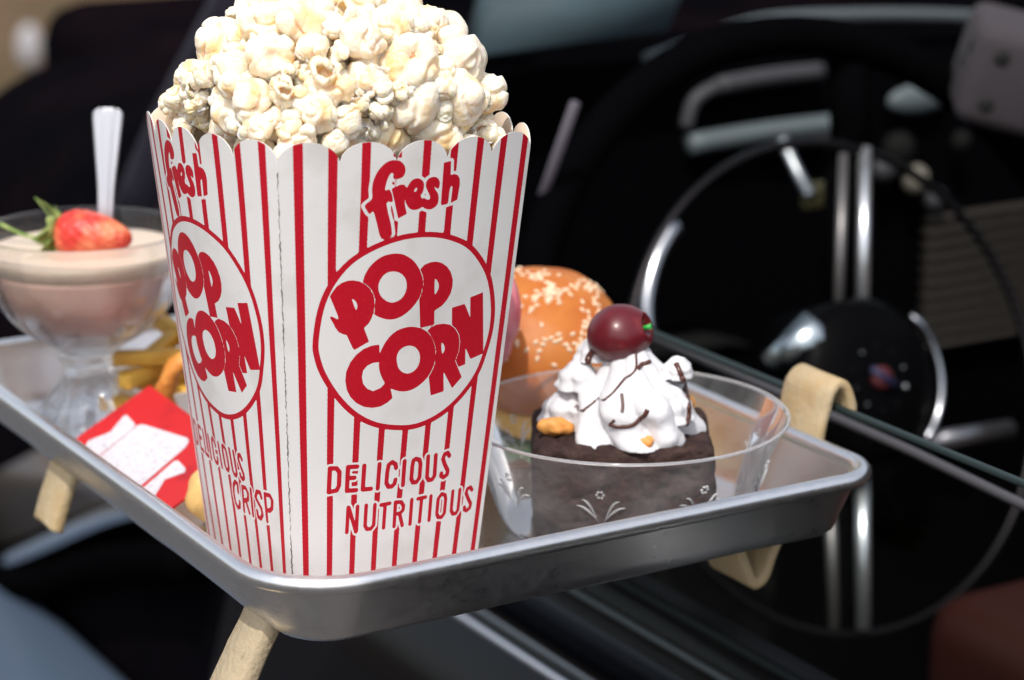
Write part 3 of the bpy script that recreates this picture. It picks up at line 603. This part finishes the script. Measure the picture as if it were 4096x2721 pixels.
# ------------------------------------------------------------------ popcorn
def cup(c, r0, axis, open_=1.9, th=.20):
    pf = [(r0 * math.sin(t), -r0 * math.cos(t)) for t in np.linspace(.02, open_, 9)]
    pf += [((r0 * (1 - th)) * math.sin(t), -(r0 * (1 - th)) * math.cos(t)) for t in np.linspace(open_, .02, 9)]
    o_ = r0 * 9e3
    V, F = lathe(pf, 24, fn=lambda a, r_, z, j: (r_ * (1 + .16 * math.sin(2 * a + o_) + .09 * math.sin(5 * a)), z * (1 + .30 * math.sin(3 * a + o_)))); q = Vector(axis).to_track_quat('Z', 'Y').to_matrix()
    return [q @ p + Vector(c) for p in V], F
def kernel(seed, kind):
    r = random.Random(seed); parts = []
    R0 = .0098
    if kind == 0:      # mushroom: round puffy ball with soft lobes
        parts.append(ico((0, 0, 0), R0 * 1.0, 3, (1.1, 1, .85)))
        for i in range(6):
            d = Vector((r.gauss(0, 1), r.gauss(0, 1), r.gauss(0, .8))).normalized(); parts.append(ico(d * R0 * r.uniform(.45, .65), R0 * r.uniform(.50, .70), 3))
    elif kind == 1:    # butterfly: several wings and curls
        for i in range(6):
            d = Vector((r.gauss(0, 1), r.gauss(0, 1), r.gauss(0, 1))).normalized(); s_ = R0 * r.uniform(.50, .74)
            parts.append(ico(d * R0 * r.uniform(.5, .85), s_, 2, (1, r.uniform(.6, 1), r.uniform(.7, 1.1)), Matrix.Rotation(r.uniform(0, 6), 3, 'Z')))
        parts.append(ico((0, 0, 0), R0 * .62, 2))
        for i in range(3):
            d = Vector((r.gauss(0, 1), r.gauss(0, 1), r.gauss(0, 1))).normalized(); parts.append(cup(d * R0 * .72, R0 * r.uniform(.42, .6), d + Vector((r.uniform(-.5, .5), r.uniform(-.5, .5), 0)), r.uniform(1.6, 2.3)))
        for i in range(3):
            a = r.uniform(0, 6.28); ex = Vector((math.cos(a), math.sin(a), r.uniform(-.4, .8))).normalized(); ez = ex.cross(Vector((.3, .2, 1))).normalized()
            c0 = ex * R0 * 1.0; rr = R0 * r.uniform(.28, .42)
            parts.append(tube([c0 + ex * math.cos(t) * rr + ez * math.sin(t) * rr for t in np.linspace(-1.6, 2.6, 9)], R0 * .17, 8))
    else:              # long knobbly flake
        for i in range(5):
            x = (i - 2) * R0 * .48
            parts.append(ico((x, r.uniform(-.2, .2) * R0, r.uniform(-.2, .2) * R0), R0 * r.uniform(.5, .72), 2))
        parts.append(cup((0, R0 * .5, R0 * .3), R0 * .62, (r.uniform(-.5, .5), .8, .6), 2.1)); parts.append(cup((R0 * .7, -R0 * .4, R0 * .2), R0 * .5, (.4, -.8, r.uniform(-.4, .8)), 1.9))
        for i in range(4):
            d = Vector((r.uniform(-1.2, 1.2), r.gauss(0, .7), r.gauss(0, .7))); d = Vector((d.x, *(Vector((d.y, d.z)).normalized() * .6)))
            parts.append(ico(d * R0, R0 * r.uniform(.3, .46), 2))
    V, F = merge(parts); V, F = remesh(V, F, .00040, 1)
    cav = [Vector((r.gauss(0, 1), r.gauss(0, 1), r.gauss(0, 1))).normalized() * R0 * r.uniform(.9, 1.1) for _ in range(2 if kind else 1)]
    o = r.uniform(0, 50)
    def fn(p, nn):
        w = noise.noise(p * 90 + Vector((o, 0, 0))) * .0013 - abs(noise.noise(p * 210 + Vector((0, o, 0)))) * .0005 + noise.noise(p * 600 + Vector((0, 0, o))) * .00012
        w += .0009 - max(0, .16 - abs(noise.noise(p * 80 + Vector((o, o, 0))))) * .0110
        mk = max(0, noise.noise(p * 95 + Vector((7, o, 3))) + .05)
        w += mk * (abs(noise.noise(p * 430 + Vector((o, 2, 0)))) - .25) * .0014
        for c in cav: w -= .0036 * math.exp(-(p - c).length_squared / (2 * (.0030) ** 2))
        return w
    V, F = displace(V, F, fn)
    k_ = .0140 / sorted(p.length for p in V)[int(len(V) * .985)]
    V = [p * k_ for p in V]; cav = [c * k_ for c in cav]
    return V, F, cav
protos = []
GL = 'puffy white buttered popcorn piece heaped in the striped popcorn box'
for sd_, kd in ((1, 0), (2, 0), (3, 1), (4, 1), (5, 2), (6, 2), (7, 0), (8, 1), (9, 2), (10, 1)):
    V, F, cav = kernel(sd_ * 7, kd)
    me = bpy.data.meshes.new('popcorn_piece'); me.from_pydata([tuple(p) for p in V], [], F); me.materials.append(mPop)
    me.polygons.foreach_set('use_smooth', [True] * len(me.polygons)); me.update()
    c0 = cav[0]; bv = BVHTree.FromPolygons([tuple(p) for p in V], F)
    hit = bv.ray_cast(c0.normalized() * .03, -c0.normalized())
    hp = hit[0] if hit[0] else c0 * .7
    hv, hf = ico((0, 0, 0), .0021, 3, (1.3, .8, .40), Vector(c0).to_track_quat('Z', 'Y').to_matrix())
    hv, hf = displace(hv, hf, lambda p, nn: nz(p, 500, sd_) * .0006)
    hm = bpy.data.meshes.new('hull'); hm.from_pydata([tuple(Vector(p) + hp - c0.normalized() * .0007) for p in hv], [], hf); hm.materials.append(mHull)
    hm.polygons.foreach_set('use_smooth', [True] * len(hm.polygons)); hm.update()
    protos.append((me, hm, c0.normalized()))
bc = Vector((.082, .102, 0))
exu = (B1 - A1).normalized(); exu.z = 0; exv = (D1 - A1).normalized(); exv.z = 0
def heap_z(x, y):
    d = Vector((x - bc.x, y - bc.y)); r2 = d.length_squared
    return .2510 - 8.8 * r2 - 250 * r2 * r2
rng = random.Random(23); placed = []
def try_place(p, s, tight):
    for (q, sq) in placed:
        if (p - q).length < .0098 * (s + sq) * tight: return False
    placed.append((p, s)); return True
for e_ in range(-2, 3):                             # a ring of pieces just inside the scalloped edge
    for su, sv in (((e_ * .0235), -.0490), ((e_ * .0235), .0490), (-.0490, e_ * .0235 + .001), (.0490, e_ * .0235 - .001)):
        s = rng.uniform(.86, 1.06); z = rng.uniform(.178, .185)
        try_place(Vector((bc.x + exu.x * su + exv.x * sv, bc.y + exu.y * su + exv.y * sv, z)), s, .8)
cnt = 0; tries = 0
for layer, (depth, tgt, tight) in enumerate(((.010, 150, 1.0), (.027, 260, .84))):
    tries = 0
    while len(placed) < tgt and tries < 40000:
        tries += 1
        u = rng.uniform(-.066, .066); v = rng.uniform(-.066, .066)
        s = rng.choice((1.25, 1.15, 1.08, 1.0, .9, .78)) if tries < 9000 else rng.choice((.75, .62, .5))
        R1 = .0140 * s
        x = bc.x + exu.x * u + exv.x * v; y = bc.y + exu.y * u + exv.y * v
        z = heap_z(x, y) - depth * (.6 + .6 * s) * rng.uniform(.55, 1.15)
        lim = (.0672 - .016 * max(0, (.18 - z) / .2)) - R1 * (1.1 if z < .192 else .80)
        if abs(u) > lim or abs(v) > lim or z < .150: continue
        try_place(Vector((x, y, z)), s, tight)
first = {}
for i, (p, s) in enumerate(placed):
    big = s > .85
    k = rng.choice((0, 1, 6)) if rng.random() < (.62 if big else .38) else rng.randrange(len(protos))
    me, hm, cd = protos[k]
    o = bpy.data.objects.new('popcorn_piece', me); C.objects.link(o)
    props(o, GL, 'popcorn', 'popcorn pieces heaped in the box')
    o.location = p; o.rotation_euler = (rng.uniform(0, 6.3), rng.uniform(0, 6.3), rng.uniform(0, 6.3))
    o.scale = (s * rng.uniform(.93, 1.07), s, s * rng.uniform(.93, 1.07))
    if k not in (0, 6) or rng.random() < .6:
        h = bpy.data.objects.new('hull', hm); C.objects.link(h); h.parent = o

# ------------------------------------------------------------------ plastic dish with the cake
BC = Vector((.234, .086, 0))
dish = thing('plastic_dish', 'round clear plastic dish with moulded sprig pattern holding the chocolate cake', 'dish', (BC.x, BC.y, -.038))
dz = [(.0, -.0374), (.045, -.0374), (.056, -.0364), (.0625, -.0310), (.0685, -.014), (.0742, .004), (.0802, .0180), (.0812, .0205), (.0822, .0212)]
pr = [(p.x, p.z) for p in smoothpath([(r, 0, z) for r, z in dz], 4)]
V, F = lathe(pr, 96, (BC.x, BC.y, 0)); mesh('bowl', V, F, mClear, parent=dish, world=True)
mRim = M('clear_plastic_rim', (.80, .79, .80), .12, 0., .6, trans=.75, ior=1.4)
V, F = tube([(BC.x + .0822 * math.cos(a), BC.y + .0822 * math.sin(a), .0215) for a in np.linspace(0, 2 * math.pi, 97)[:-1]], .00085, 8, closed=True)
mesh('rim', V, F, mRim, parent=dish, world=True)
def bowl_pt(a, z):
    for (r0, z0), (r1, z1) in zip(pr[:-1], pr[1:]):
        if z1 > z0 and z0 <= z <= z1: r = r0 + (r1 - r0) * (z - z0) / (z1 - z0); break
    else: r = pr[-1][0]
    r += .0004
    return Vector((BC.x + r * math.cos(a), BC.y + r * math.sin(a), z))
for kk in range(9):
    a0 = R_(-132) + kk * R_(40); parts = []
    for sgn in (-1, 1):
        for (da, zz, ln) in ((.02, .0, 1), (.05, .0, .7)):
            pts = [bowl_pt(a0 + sgn * (da * .3 + (ln * .16) * t), -.013 + (.0095 if ln == 1 else .013) * math.sin(t * 1.7)) for t in np.linspace(0.05, 1, 7)]
            parts.append(tube(pts, [.0002, .0004, .0006, .0007, .0006, .0004, .0002], 6))
    for j in range(6):
        w = 2 * math.pi * j / 6
        c = bowl_pt(a0 + .022 * math.cos(w), .0035 + .0018 * math.sin(w)); parts.append(ico(c, .0009, 1, (1, 1, .8)))
    mesh('moulded_sprig', *merge(parts), mEtch, parent=dish, world=True)

# cake
cake = thing('chocolate_cake', 'square dark chocolate cake slice topped with whipped cream in the clear dish', 'cake', (BC.x - .003, BC.y - .003, -.0363))
RL = math.atan2(rt.y, rt.x)
V, F = box(0, 0, 0, .090, .076, .0525, .0062, 4)
bm = bmesh.new()
for p in V: bm.verts.new(p)
bm.verts.ensure_lookup_table()
for q in F: bm.faces.new([bm.verts[i] for i in q])
bmesh.ops.subdivide_edges(bm, edges=[e for e in bm.edges if e.calc_length() > .01], cuts=26, use_grid_fill=True)
bmesh.ops.triangulate(bm, faces=[f for f in bm.faces if len(f.verts) > 4])
V, F = bm2(bm); bm.free()
V, F = remesh(V, F, .0011, 1)
def cakefn(p, nn):
    w = nz(p, 25) * .0014 + nz(p, 90, 3) * .0008 - max(0, nz(p, 210, 5) - .1) * .0032 + nz(p, 500, 8) * .0004
    return w
V, F = displace(V, F, cakefn)
cakem = mesh('cake_body', V, F, mBrownie, parent=cake, loc=(0, 0, .0267), rot=(0, 0, RL + R_(0)))
CK = Vector((BC.x - .003, BC.y - .003, .0165))      # top centre of the cake
fwh = Vector((fw.x, fw.y, 0)).normalized()
def ck(r_, f_, z_): return CK + rt * r_ + fwh * f_ + Vector((0, 0, z_))
# whipped cream swirl
cc0 = ck(.004, -.004, -.002)
def cream_fn(base_r, hgt, ridges, tw, ph, seed):
    V = []; F = []; nt, na = 56, 150
    for i in range(nt + 1):
        t = i / nt
        # three stacked swirls
        env = (1 - t ** 1.9) ** .75 * .97
        step = .5 + .5 * math.cos(t * math.pi * 2 * 2.2)
        for k in range(na):
            a = 2 * math.pi * k / na
            fl = abs(math.sin((a * ridges + tw * t * 2 * math.pi + ph) / 2))
            ridge = (fl ** .8) * .30 - .13
            r = base_r * env * (1 + ridge * (1.0 - .3 * t) + .13 * step)
            q = Vector((math.cos(a) * r, math.sin(a) * r, hgt * t))
            w = 1 + nz(q, 38, seed) * .20 + nz(q, 90, seed + 4) * .05
            V.append(Vector((q.x * w, q.y * w, q.z + nz(q, 50, seed + 9) * .003 * (t > 0))))
    for i in range(nt):
        for k in range(na): F.append([i * na + k, i * na + (k + 1) % na, (i + 1) * na + (k + 1) % na, (i + 1) * na + k])
    V.append(Vector((0, 0, hgt * 1.01))); top = len(V) - 1
    for k in range(na): F.append([nt * na + k, nt * na + (k + 1) % na, top])
    F.append(list(range(na))[::-1])
    return V, F
cream = thing('whipped_cream', 'white whipped cream swirl drizzled with chocolate on top of the cake', 'whipped cream', cc0)
V, F = cream_fn(.0285, .0465, 8, 1.3, .8, 2.)
V1, F1 = [Vector((p.x * 1.0, p.y, p.z)) for p in V], F
parts = [(V1, F1)]
for (r_, f_, z_, s_, ph) in ((-.030, .006, .004, .0120, 0.), (-.026, .004, .022, .0095, 2.), (-.019, .006, .036, .0078, 1.), (.019, -.010, .010, .0115, 1.), (.022, -.004, .030, .0075, 3.)):
    vv, ff = cream_fn(s_, s_ * 1.5, 6, .4, ph, ph + 3)
    parts.append(([p + rt * r_ + fwh * f_ + Vector((0, 0, z_)) for p in vv], ff))
V, F = merge(parts); V, F = remesh(V, F, .0006, 1)
V, F = displace(V, F, lambda p, nn: nz(p, 70, 7) * .0012 + nz(p, 190, 5) * .0005 + nz(p, 500, 2) * .00012)
creamm = mesh('cream_swirl', V, F, mCream, parent=cream)
bvc = BVHTree.FromPolygons([tuple(Vector(p) + cc0) for p in V], F)
def drizzle(pts, rad):
    out = []; rr = []
    for i, (r_, z_) in enumerate(pts):
        o = cc0 + rt * r_ - fwh * .08 + Vector((0, 0, z_)); h = bvc.ray_cast(o, fwh)
        if h[0]: out.append(h[0] - h[1] * (rad[i] if isinstance(rad, list) else rad) * .35); rr.append(rad[i] if isinstance(rad, list) else rad)
    if len(out) < 2: return None
    sp = smoothpath(out, 5); r2 = list(np.interp(np.linspace(0, len(out) - 1, len(sp)), range(len(out)), rr))
    return tube(sp, r2, 8)
def dense(pts, n=14):
    s_ = smoothpath([(a, b, 0) for a, b in pts], 4); return [(p.x, p.y) for p in s_]
dr = []
for pts, rad in (
    ([(-.0285, .0140), (-.021, .019), (-.013, .025), (-.006, .031), (.001, .037), (.002, .044), (.008, .046)], .0007),
    ([(-.006, .027), (-.0055, .022), (-.006, .019)], .0010),
    ([(.002, .037), (.005, .0385), (.0085, .039)], .0013),
    ([(-.012, .0125), (-.008, .0120), (-.001, .0125), (.004, .016), (.0065, .0205)], .0013),
    ([(-.012, .0125), (-.0095, .0155)], .0008),
    ([(.0180, .046), (.0215, .038), (.0250, .030), (.0275, .020), (.0275, .012), (.0250, .0085)], .0015),
    ([(-.0220, .036), (-.0195, .042), (-.016, .045)], .0020)):
    d = dense(pts); g = drizzle(d, rad)
    if g: dr.append(g)
mesh('chocolate_drizzle', *merge(dr), mSauce, parent=creamm, world=True)
# cherry
chc = ck(-.0020, -.002, .0485)
cherry = thing('cherry', 'shiny dark red cherry with a green stem tip on top of the whipped cream', 'cherry', chc)
V, F = ico((0, 0, 0), .0156, 5, (1.07, 1, .92), Matrix.Rotation(-.25, 3, fwh)); sdir = (rt * .93 - fwh * .25 + Vector((0, 0, .28))).normalized()
V, F = displace(V, F, lambda p, nn: -.0060 * math.exp(-((p.normalized() - sdir).length_squared) / .08) + .0008 * math.exp(-((p.normalized() - sdir).length_squared - .22) ** 2 / .02) + nz(p, 60) * .0009)
mesh('fruit', V, F, mCherry, parent=cherry)
mesh('stem', *tube([sdir * .0105, sdir * .0140, sdir * .0165], [.0010, .0012, .0016], 10), mGreen, parent=cherry)
# toffee pieces
for (r_, f_, z_, sc, sd_, lab) in ((-.0335, -.018, .0045, (1.35, .8, .75), 1, 'large orange toffee chunk beside the whipped cream on the cake'),
                                   (.0105, -.0325, .0022, (.62, .5, .50), 2, 'small orange toffee crumb at the front foot of the whipped cream'),
                                   (.0330, .010, .0060, (.45, .5, .9), 3, 'orange toffee sliver standing behind the whipped cream on the cake')):
    V, F = ico((0, 0, 0), .0072, 4, sc, Matrix.Rotation(RL + .1, 3, 'Z'))
    V, F = displace(V, F, lambda p, nn: nz(p, 150, sd_) * .0022 - abs(nz(p, 110, sd_ + 5)) * .0028 + nz(p, 400, sd_) * .0003)
    o = mesh('toffee_piece', V, F, mToffee, loc=ck(r_, f_, z_)); props(o, lab, 'toffee')

# ------------------------------------------------------------------ hamburger
hb = Vector((.262, .236, -.034))
burger = thing('hamburger', 'hamburger with glossy orange sesame bun standing behind the popcorn box', 'hamburger', hb, (0, 0, 0))
til = Matrix.Rotation(R_(17), 4, rt) @ Matrix.Rotation(R_(10), 4, fwh)
burger.rotation_euler = til.to_euler(); burger.scale = (.99, .99, 1.10)
bunp = [(p.x, p.z) for p in smoothpath([(.0005, 0, .090), (.016, 0, .0885), (.033, 0, .082), (.046, 0, .070), (.0515, 0, .056), (.0490, 0, .044), (.045, 0, .0395), (.030, 0, .039), (.0005, 0, .039)], 5)]
V, F = lathe(bunp, 72, fn=lambda a, r, z, j: (r * (1 + .02 * math.sin(2 * a + 1)), z + .0015 * math.sin(3 * a) * (r > .03)))
top = mesh('top_bun', V, F, mBun, parent=burger)
bvb = BVHTree.FromPolygons([tuple(p) for p in V], F)
r = random.Random(3); sv = []
seed_m = bpy.data.meshes.new('sesame_seed'); q = ico((0, 0, 0), .0018, 2, (1, .60, .5)); seed_m.from_pydata([tuple(p) for p in q[0]], [], q[1]); seed_m.materials.append(mSeed)
seed_m.polygons.foreach_set('use_smooth', [True] * len(seed_m.polygons))
for c_ in [(r.uniform(.2, 6.4), r.uniform(.10, 1.02)) for _ in range(44)]:
    for _ in range(r.randrange(3, 10)):
        az = c_[0] + r.gauss(0, .14) / (.3 + c_[1]); el = c_[1] + r.gauss(0, .10)
        if len(sv) > 190: break
        d = Vector((math.sin(el) * math.cos(az), math.sin(el) * math.sin(az), math.cos(el)))
        h = bvb.ray_cast(Vector((0, 0, .045)) + d * .1, -d)
        if h[0]: sv.append((h[0], h[1]))
sm = []
for p, nn in sv:
    m4 = nn.to_track_quat('Z', 'Y').to_matrix() @ Matrix.Rotation(r.uniform(0, 6.3), 3, 'Z')
    sm.append(([m4 @ Vector(w) + p for w in q[0]], q[1]))
mesh('sesame_seeds', *merge(sm), mSeed, parent=top)
V, F = lathe([(.0005, .036), (.044, .037), (.047, .032), (.046, .024), (.040, .022), (.0005, .022)], 60, fn=lambda a, r_, z, j: (r_ * (1 + .04 * nz((math.cos(a), math.sin(a), z * 30), 3)), z)); mesh('patty', *displace(V, F, lambda p, nn: nz(p, 160) * .0012), mPatty, parent=burger)
V, F = lathe([(.030, .037), (.046, .0385), (.0495, .0355), (.050, .031)], 80, fn=lambda a, r_, z, j: (r_, z - (.004 * max(0, math.sin(a * 5)) if j > 1 else 0))); mesh('sauce', V, F, mCheese, parent=burger)
V, F = lathe([(.030, .020), (.044, .020), (.050, .0175), (.053, .015)], 120, fn=lambda a, r_, z, j: (r_, z + .0022 * math.sin(a * 17) * (j > 0))); mesh('lettuce', V, F, mLettuce, parent=burger)
V, F = lathe([(.0005, .0015), (.040, .0015), (.048, .005), (.050, .010), (.047, .016), (.0005, .017)], 60); mesh('bottom_bun', V, F, mBun, parent=burger)
# pink treat
V, F = ico((0, 0, 0), .020, 4, (.62, 1.2, 1.5), Matrix.Rotation(R_(8), 3, fwh))
V, F = displace(V, F, lambda p, nn: nz(p, 40, 3) * .0012 - .0016 * math.exp(-((p.z + .35 * (p.dot(rt)) + .006) ** 2) / .00001))
o = mesh('pink_treat', V, F, mPink, loc=Vector((.2090, .178, .054))); props(o, 'rounded pink treat with a darker crease peeking out between popcorn box and hamburger', 'pink treat')

# ------------------------------------------------------------------ parfait glass
GC = Vector((.062, .375, 0))
glass = thing('dessert_glass', 'footed pressed glass coupe of layered mousse left of the popcorn box', 'dessert glass', (GC.x, GC.y, -.038))
go = [(.0005, -.0378), (.029, -.0378), (.0335, -.0358), (.0345, -.0335), (.031, -.0290), (.022, -.0155), (.0165, -.008), (.0148, -.001), (.0152, .003), (.0175, .006), (.0150, .009), (.021, .0145), (.033, .022), (.0445, .034), (.0515, .048), (.0548, .062), (.0566, .0765), (.0572, .0800)]
gi = [(.0560, .0800), (.0548, .0765), (.0528, .062), (.0494, .048), (.0424, .036), (.0305, .0255), (.018, .0195), (.0005, .0180)]
def gfn(a, r, z, j):
    fl = .075 * math.cos(a * 12) if z < -.006 else (.034 * abs(math.cos(a * 7)) if .012 < z < .058 else 0)
    return (r * (1 + fl * min(1, r / .02)), z)
gp = [(p.x, p.z) for p in smoothpath([(a, 0, b) for a, b in go], 3)]
V, F = lathe(gp, 168, (GC.x, GC.y, 0), gfn); v2, f2 = lathe([(p.x, p.z) for p in smoothpath([(a, 0, b) for a, b in gi], 3)], 168, (GC.x, GC.y, 0))
n0 = len(gp); n1 = len(v2) // 168; off = len(V)
V += v2; F += [[i + off for i in q_] for q_ in f2]
for i in range(168):
    kx = (i + 1) % 168; F.append([i * n0 + n0 - 1, kx * n0 + n0 - 1, off + kx * n1, off + i * n1])
mesh('coupe', V, F, mGlass, parent=glass, world=True)
mp = [(.0005, .0183), (.018, .0198), (.0303, .0258), (.0420, .0362), (.0490, .0482), (.0520, .0600)]
V, F = lathe([(p.x, p.z) for p in smoothpath([(a, 0, b) for a, b in mp], 3)] + [(.0005, .0600)], 96, (GC.x, GC.y, 0)); mesh('mousse_layer', V, F, mMousse, parent=glass, world=True)
V, F = lathe([(.0005, .0601), (.0521, .0601), (.0532, .0655), (.0538, .0685), (.050, .0692), (.03, .0700), (.0005, .0700)], 96, (GC.x, GC.y, 0), lambda a, r_, z, j: (r_, z + (.0007 * math.sin(3 * a + r_ * 200) if j > 3 else 0))); mesh('cream_layer', V, F, mCustard, parent=glass, world=True)
# strawberry
sc_ = GC + Vector((0, 0, .0785)) + rt * .0070 - fwh * .012
sb = thing('strawberry', 'red strawberry with green leaves and stalk lying on the cream in the dessert glass', 'strawberry', sc_)
ex = (rt * .95 - fwh * .25).normalized(); ey = Vector((0, 0, 1)).cross(ex).normalized(); ez = ex.cross(ey)
Ms = Matrix((ex, ey, ez)).transposed()
bp_ = smoothpath([(.0005, 0, -.020), (.009, 0, -.0195), (.0138, 0, -.013), (.0142, 0, -.004), (.0118, 0, .008), (.0070, 0, .018), (.003, 0, .0225), (.0003, 0, .0235)], 6)
V, F = lathe([(p.x, p.z) for p in bp_], 72)
V = [Ms @ Vector((p.z, p.x, p.y)) for p in V]
V, F = displace(V, F, lambda p, nn: -.0013 * abs(math.sin(p.dot(ex) * 780) * math.sin(math.atan2(p.dot(ey), p.dot(ez)) * 7 + 1.5 * math.floor(p.dot(ex) * 780 / math.pi))) + nz(p, 70) * .0006)
mesh('flesh', V, F, mStraw, parent=sb)
lf = []
for k in range(8):
    w = 2 * math.pi * k / 8; d = ey * math.cos(w) + ez * math.sin(w); L_ = .016 + .006 * ((k * 7) % 3) / 3
    a = -ex * .0195; side = ex.cross(d)
    pts = [a, a + d * L_ * .5 - ex * .001 + side * .0072, a + d * L_ - ex * (.002 + .006 * (k % 3)), a + d * L_ * .5 - ex * .001 - side * .0072]
    lf.append(([p for p in pts] + [p - ex * .0007 for p in pts], [[0, 1, 2, 3], [7, 6, 5, 4], [0, 4, 5, 1], [1, 5, 6, 2], [2, 6, 7, 3], [3, 7, 4, 0]]))
mesh('calyx', *merge(lf), mLeaf, parent=sb)
mesh('stalk', *tube(smoothpath([-ex * .019, -ex * .028 - Vector((0, 0, .003)), -ex * .042 + ey * .004 - Vector((0, 0, .0035)), -ex * .060 + ey * .008 + Vector((0, 0, .0015))], 5), .0011, 8), mLeaf, parent=sb)
# spoon standing in the dessert
sp0 = GC + rt * .0085 + fwh * .006
spoon = thing('spoon', 'silver spoon with beaded handle standing upright in the dessert glass', 'spoon', (sp0.x, sp0.y, .0392))
hp = [(0, .0022), (.03, .0028), (.044, .0042), (.062, .0050), (.080, .0068), (.094, .0082), (.100, .0087), (.1035, .0082), (.1055, .0060), (.1062, .0020)]
sp = smoothpath([(w, 0, z) for z, w in hp], 5)
rows = []
V = []; F = []; prof = [(-1, 0), (-.86, .0009), (-.72, .0004), (-.4, .0010), (0, .0012), (.4, .0010), (.72, .0004), (.86, .0009), (1, 0)]
for p in sp:
    for a, b in prof: V.append(Vector((a * p.x, -.0006 - b * min(1, p.x / .004), p.z)))
    V.append(Vector((p.x * .9, .0008, p.z))); V.append(Vector((-p.x * .9, .0008, p.z)))
kq = len(prof) + 2
for i in range(len(sp) - 1):
    for j in range(kq): F.append([i * kq + j, i * kq + (j + 1) % kq, (i + 1) * kq + (j + 1) % kq, (i + 1) * kq + j])
F.append([(len(sp) - 1) * kq + j for j in range(kq)]); F.append(list(range(kq))[::-1])
Rz = Matrix.Rotation(RL, 3, 'Z') @ Matrix.Rotation(R_(2), 3, 'Y') @ Matrix.Rotation(R_(-12), 3, 'X')
mesh('handle', [Rz @ p for p in V], F, mSilver, parent=spoon)
mesh('bowl_end', *ico(Rz @ Vector((0, 0, -.002)), .010, 3, (.8, .3, 1)), mSilver, parent=spoon)

# ------------------------------------------------------------------ small foods and card on the left
FB = Vector((.118, .372, 0))
fb = thing('paper_tray', 'small white paper food tray between the dessert glass and popcorn box', 'paper tray', (FB.x, FB.y, -.038))
def frust(c, z0, z1, a0, b0, a1, b1, rotz, th=.0008):
    Rm = Matrix.Rotation(rotz, 3, 'Z'); V = []
    for (a, b, z) in ((a0, b0, z0), (a1, b1, z1), (a1 - th, b1 - th, z1), (a0 - th, b0 - th, z0 + th)):
        for sx, sy in ((-1, -1), (1, -1), (1, 1), (-1, 1)): V.append(Rm @ Vector((sx * a, sy * b, 0)) + Vector((c.x, c.y, z)))
    F = []
    for k in range(3):
        for i in range(4): F.append([k * 4 + i, k * 4 + (i + 1) % 4, (k + 1) * 4 + (i + 1) % 4, (k + 1) * 4 + i])
    F += [[3, 2, 1, 0], [12, 13, 14, 15]]
    return V, F
mesh('tray_shell', *frust(FB, -.0378, -.013, .030, .022, .036, .028, .25), mPaper, parent=fb, world=True, smooth=False)
r = random.Random(9)
for i in range(13):
    a = r.uniform(-.5, .7) + (math.pi / 2 if i % 4 == 0 else 0); L_ = r.uniform(.045, .062)
    c = Vector((FB.x + r.uniform(-.022, .014), FB.y + r.uniform(-.014, .014), -.029 + .0033 * i))
    V, F = box(0, 0, 0, L_, .0085, .0085, .0016, 2, Matrix.Rotation(a, 3, 'Z') @ Matrix.Rotation(r.uniform(-.25, .25), 3, 'Y'))
    o = mesh('french_fry', V, F, mFry, loc=c); props(o, 'thick golden french fry piled in the white paper tray behind the glass stem', 'french fry', 'french fries in the paper tray')
V, F = tube([(.0155 * math.cos(a), .004 * math.sin(2 * a), .020 * math.sin(a)) for a in np.linspace(0, 2 * math.pi, 33)[:-1]], .0052, 10, closed=True)
V, F = displace(V, F, lambda p, nn: nz(p, 130) * .0022)
o = mesh('onion_ring', [Matrix.Rotation(RL + .3, 3, 'Z') @ Vector(p) for p in V], F, mRing, loc=(.0960, .3100, -.004)); props(o, 'orange fried ring standing half hidden behind the left edge of the popcorn box', 'fried ring')
V, F = ico((0, 0, 0), .0105, 3, (1, 1, 1.25)); V, F = displace(V, F, lambda p, nn: nz(p, 120, 6) * .003)
o = mesh('nugget', V, F, mNugget, loc=(.0545, .1985, -.0245)); props(o, 'golden lump of fried food peeking out low behind the popcorn box beside the red card', 'nugget')
# red card leaning on the tray floor
cL, cT, cB = Vector((.0235, .306, -.0195)), Vector((.0755, .3206, .0005)), Vector((.0300, .1990, -.0302))
ca, cb = cT - cL, cB - cL; cn = cb.cross(ca).normalized()
if cn.z < 0: cn = -cn
rc = thing('red_card', 'glossy red card with white wrapped sweet shape leaning in front of the dessert glass', 'card', cL)
def quadp(pts, off, th):
    a = [cL + ca * x + cb * y + cn * off for x, y in pts]; n = len(a)
    V = a + [p + cn * th for p in a]; F = [list(range(n)), [n + i for i in range(n)][::-1]]
    for i in range(n): F.append([i, n + i, n + (i + 1) % n, (i + 1) % n])
    return V, F
mesh('card', *quadp([(0, 0), (1, 0), (1, 1), (0, 1)], -.0014, .0014), mRedCard, parent=rc, world=True, smooth=False)
for pts in ([[(0.04, 0.272), (0.571, 0.245), (0.612, 0.267), (0.782, 0.606), (0.764, 0.637), (0.691, 0.661), (-0.003, 0.7)],
            [(0.053, 0.114), (0.119, 0.091), (0.335, 0.145), (0.556, 0.097), (0.584, 0.107), (0.562, 0.223), (0.53, 0.242), (0.007, 0.263)],
            [(-0.015, 0.73), (0.51, 0.698), (0.536, 0.714), (0.519, 0.807), (0.483, 0.83), (0.299, 0.776), (0.015, 0.865)]]):
    mesh('white_shape', *quadp(pts, .0001, .0002), mWhiteInk, parent=rc, world=True, smooth=False)
print('objects', len(bpy.data.objects))
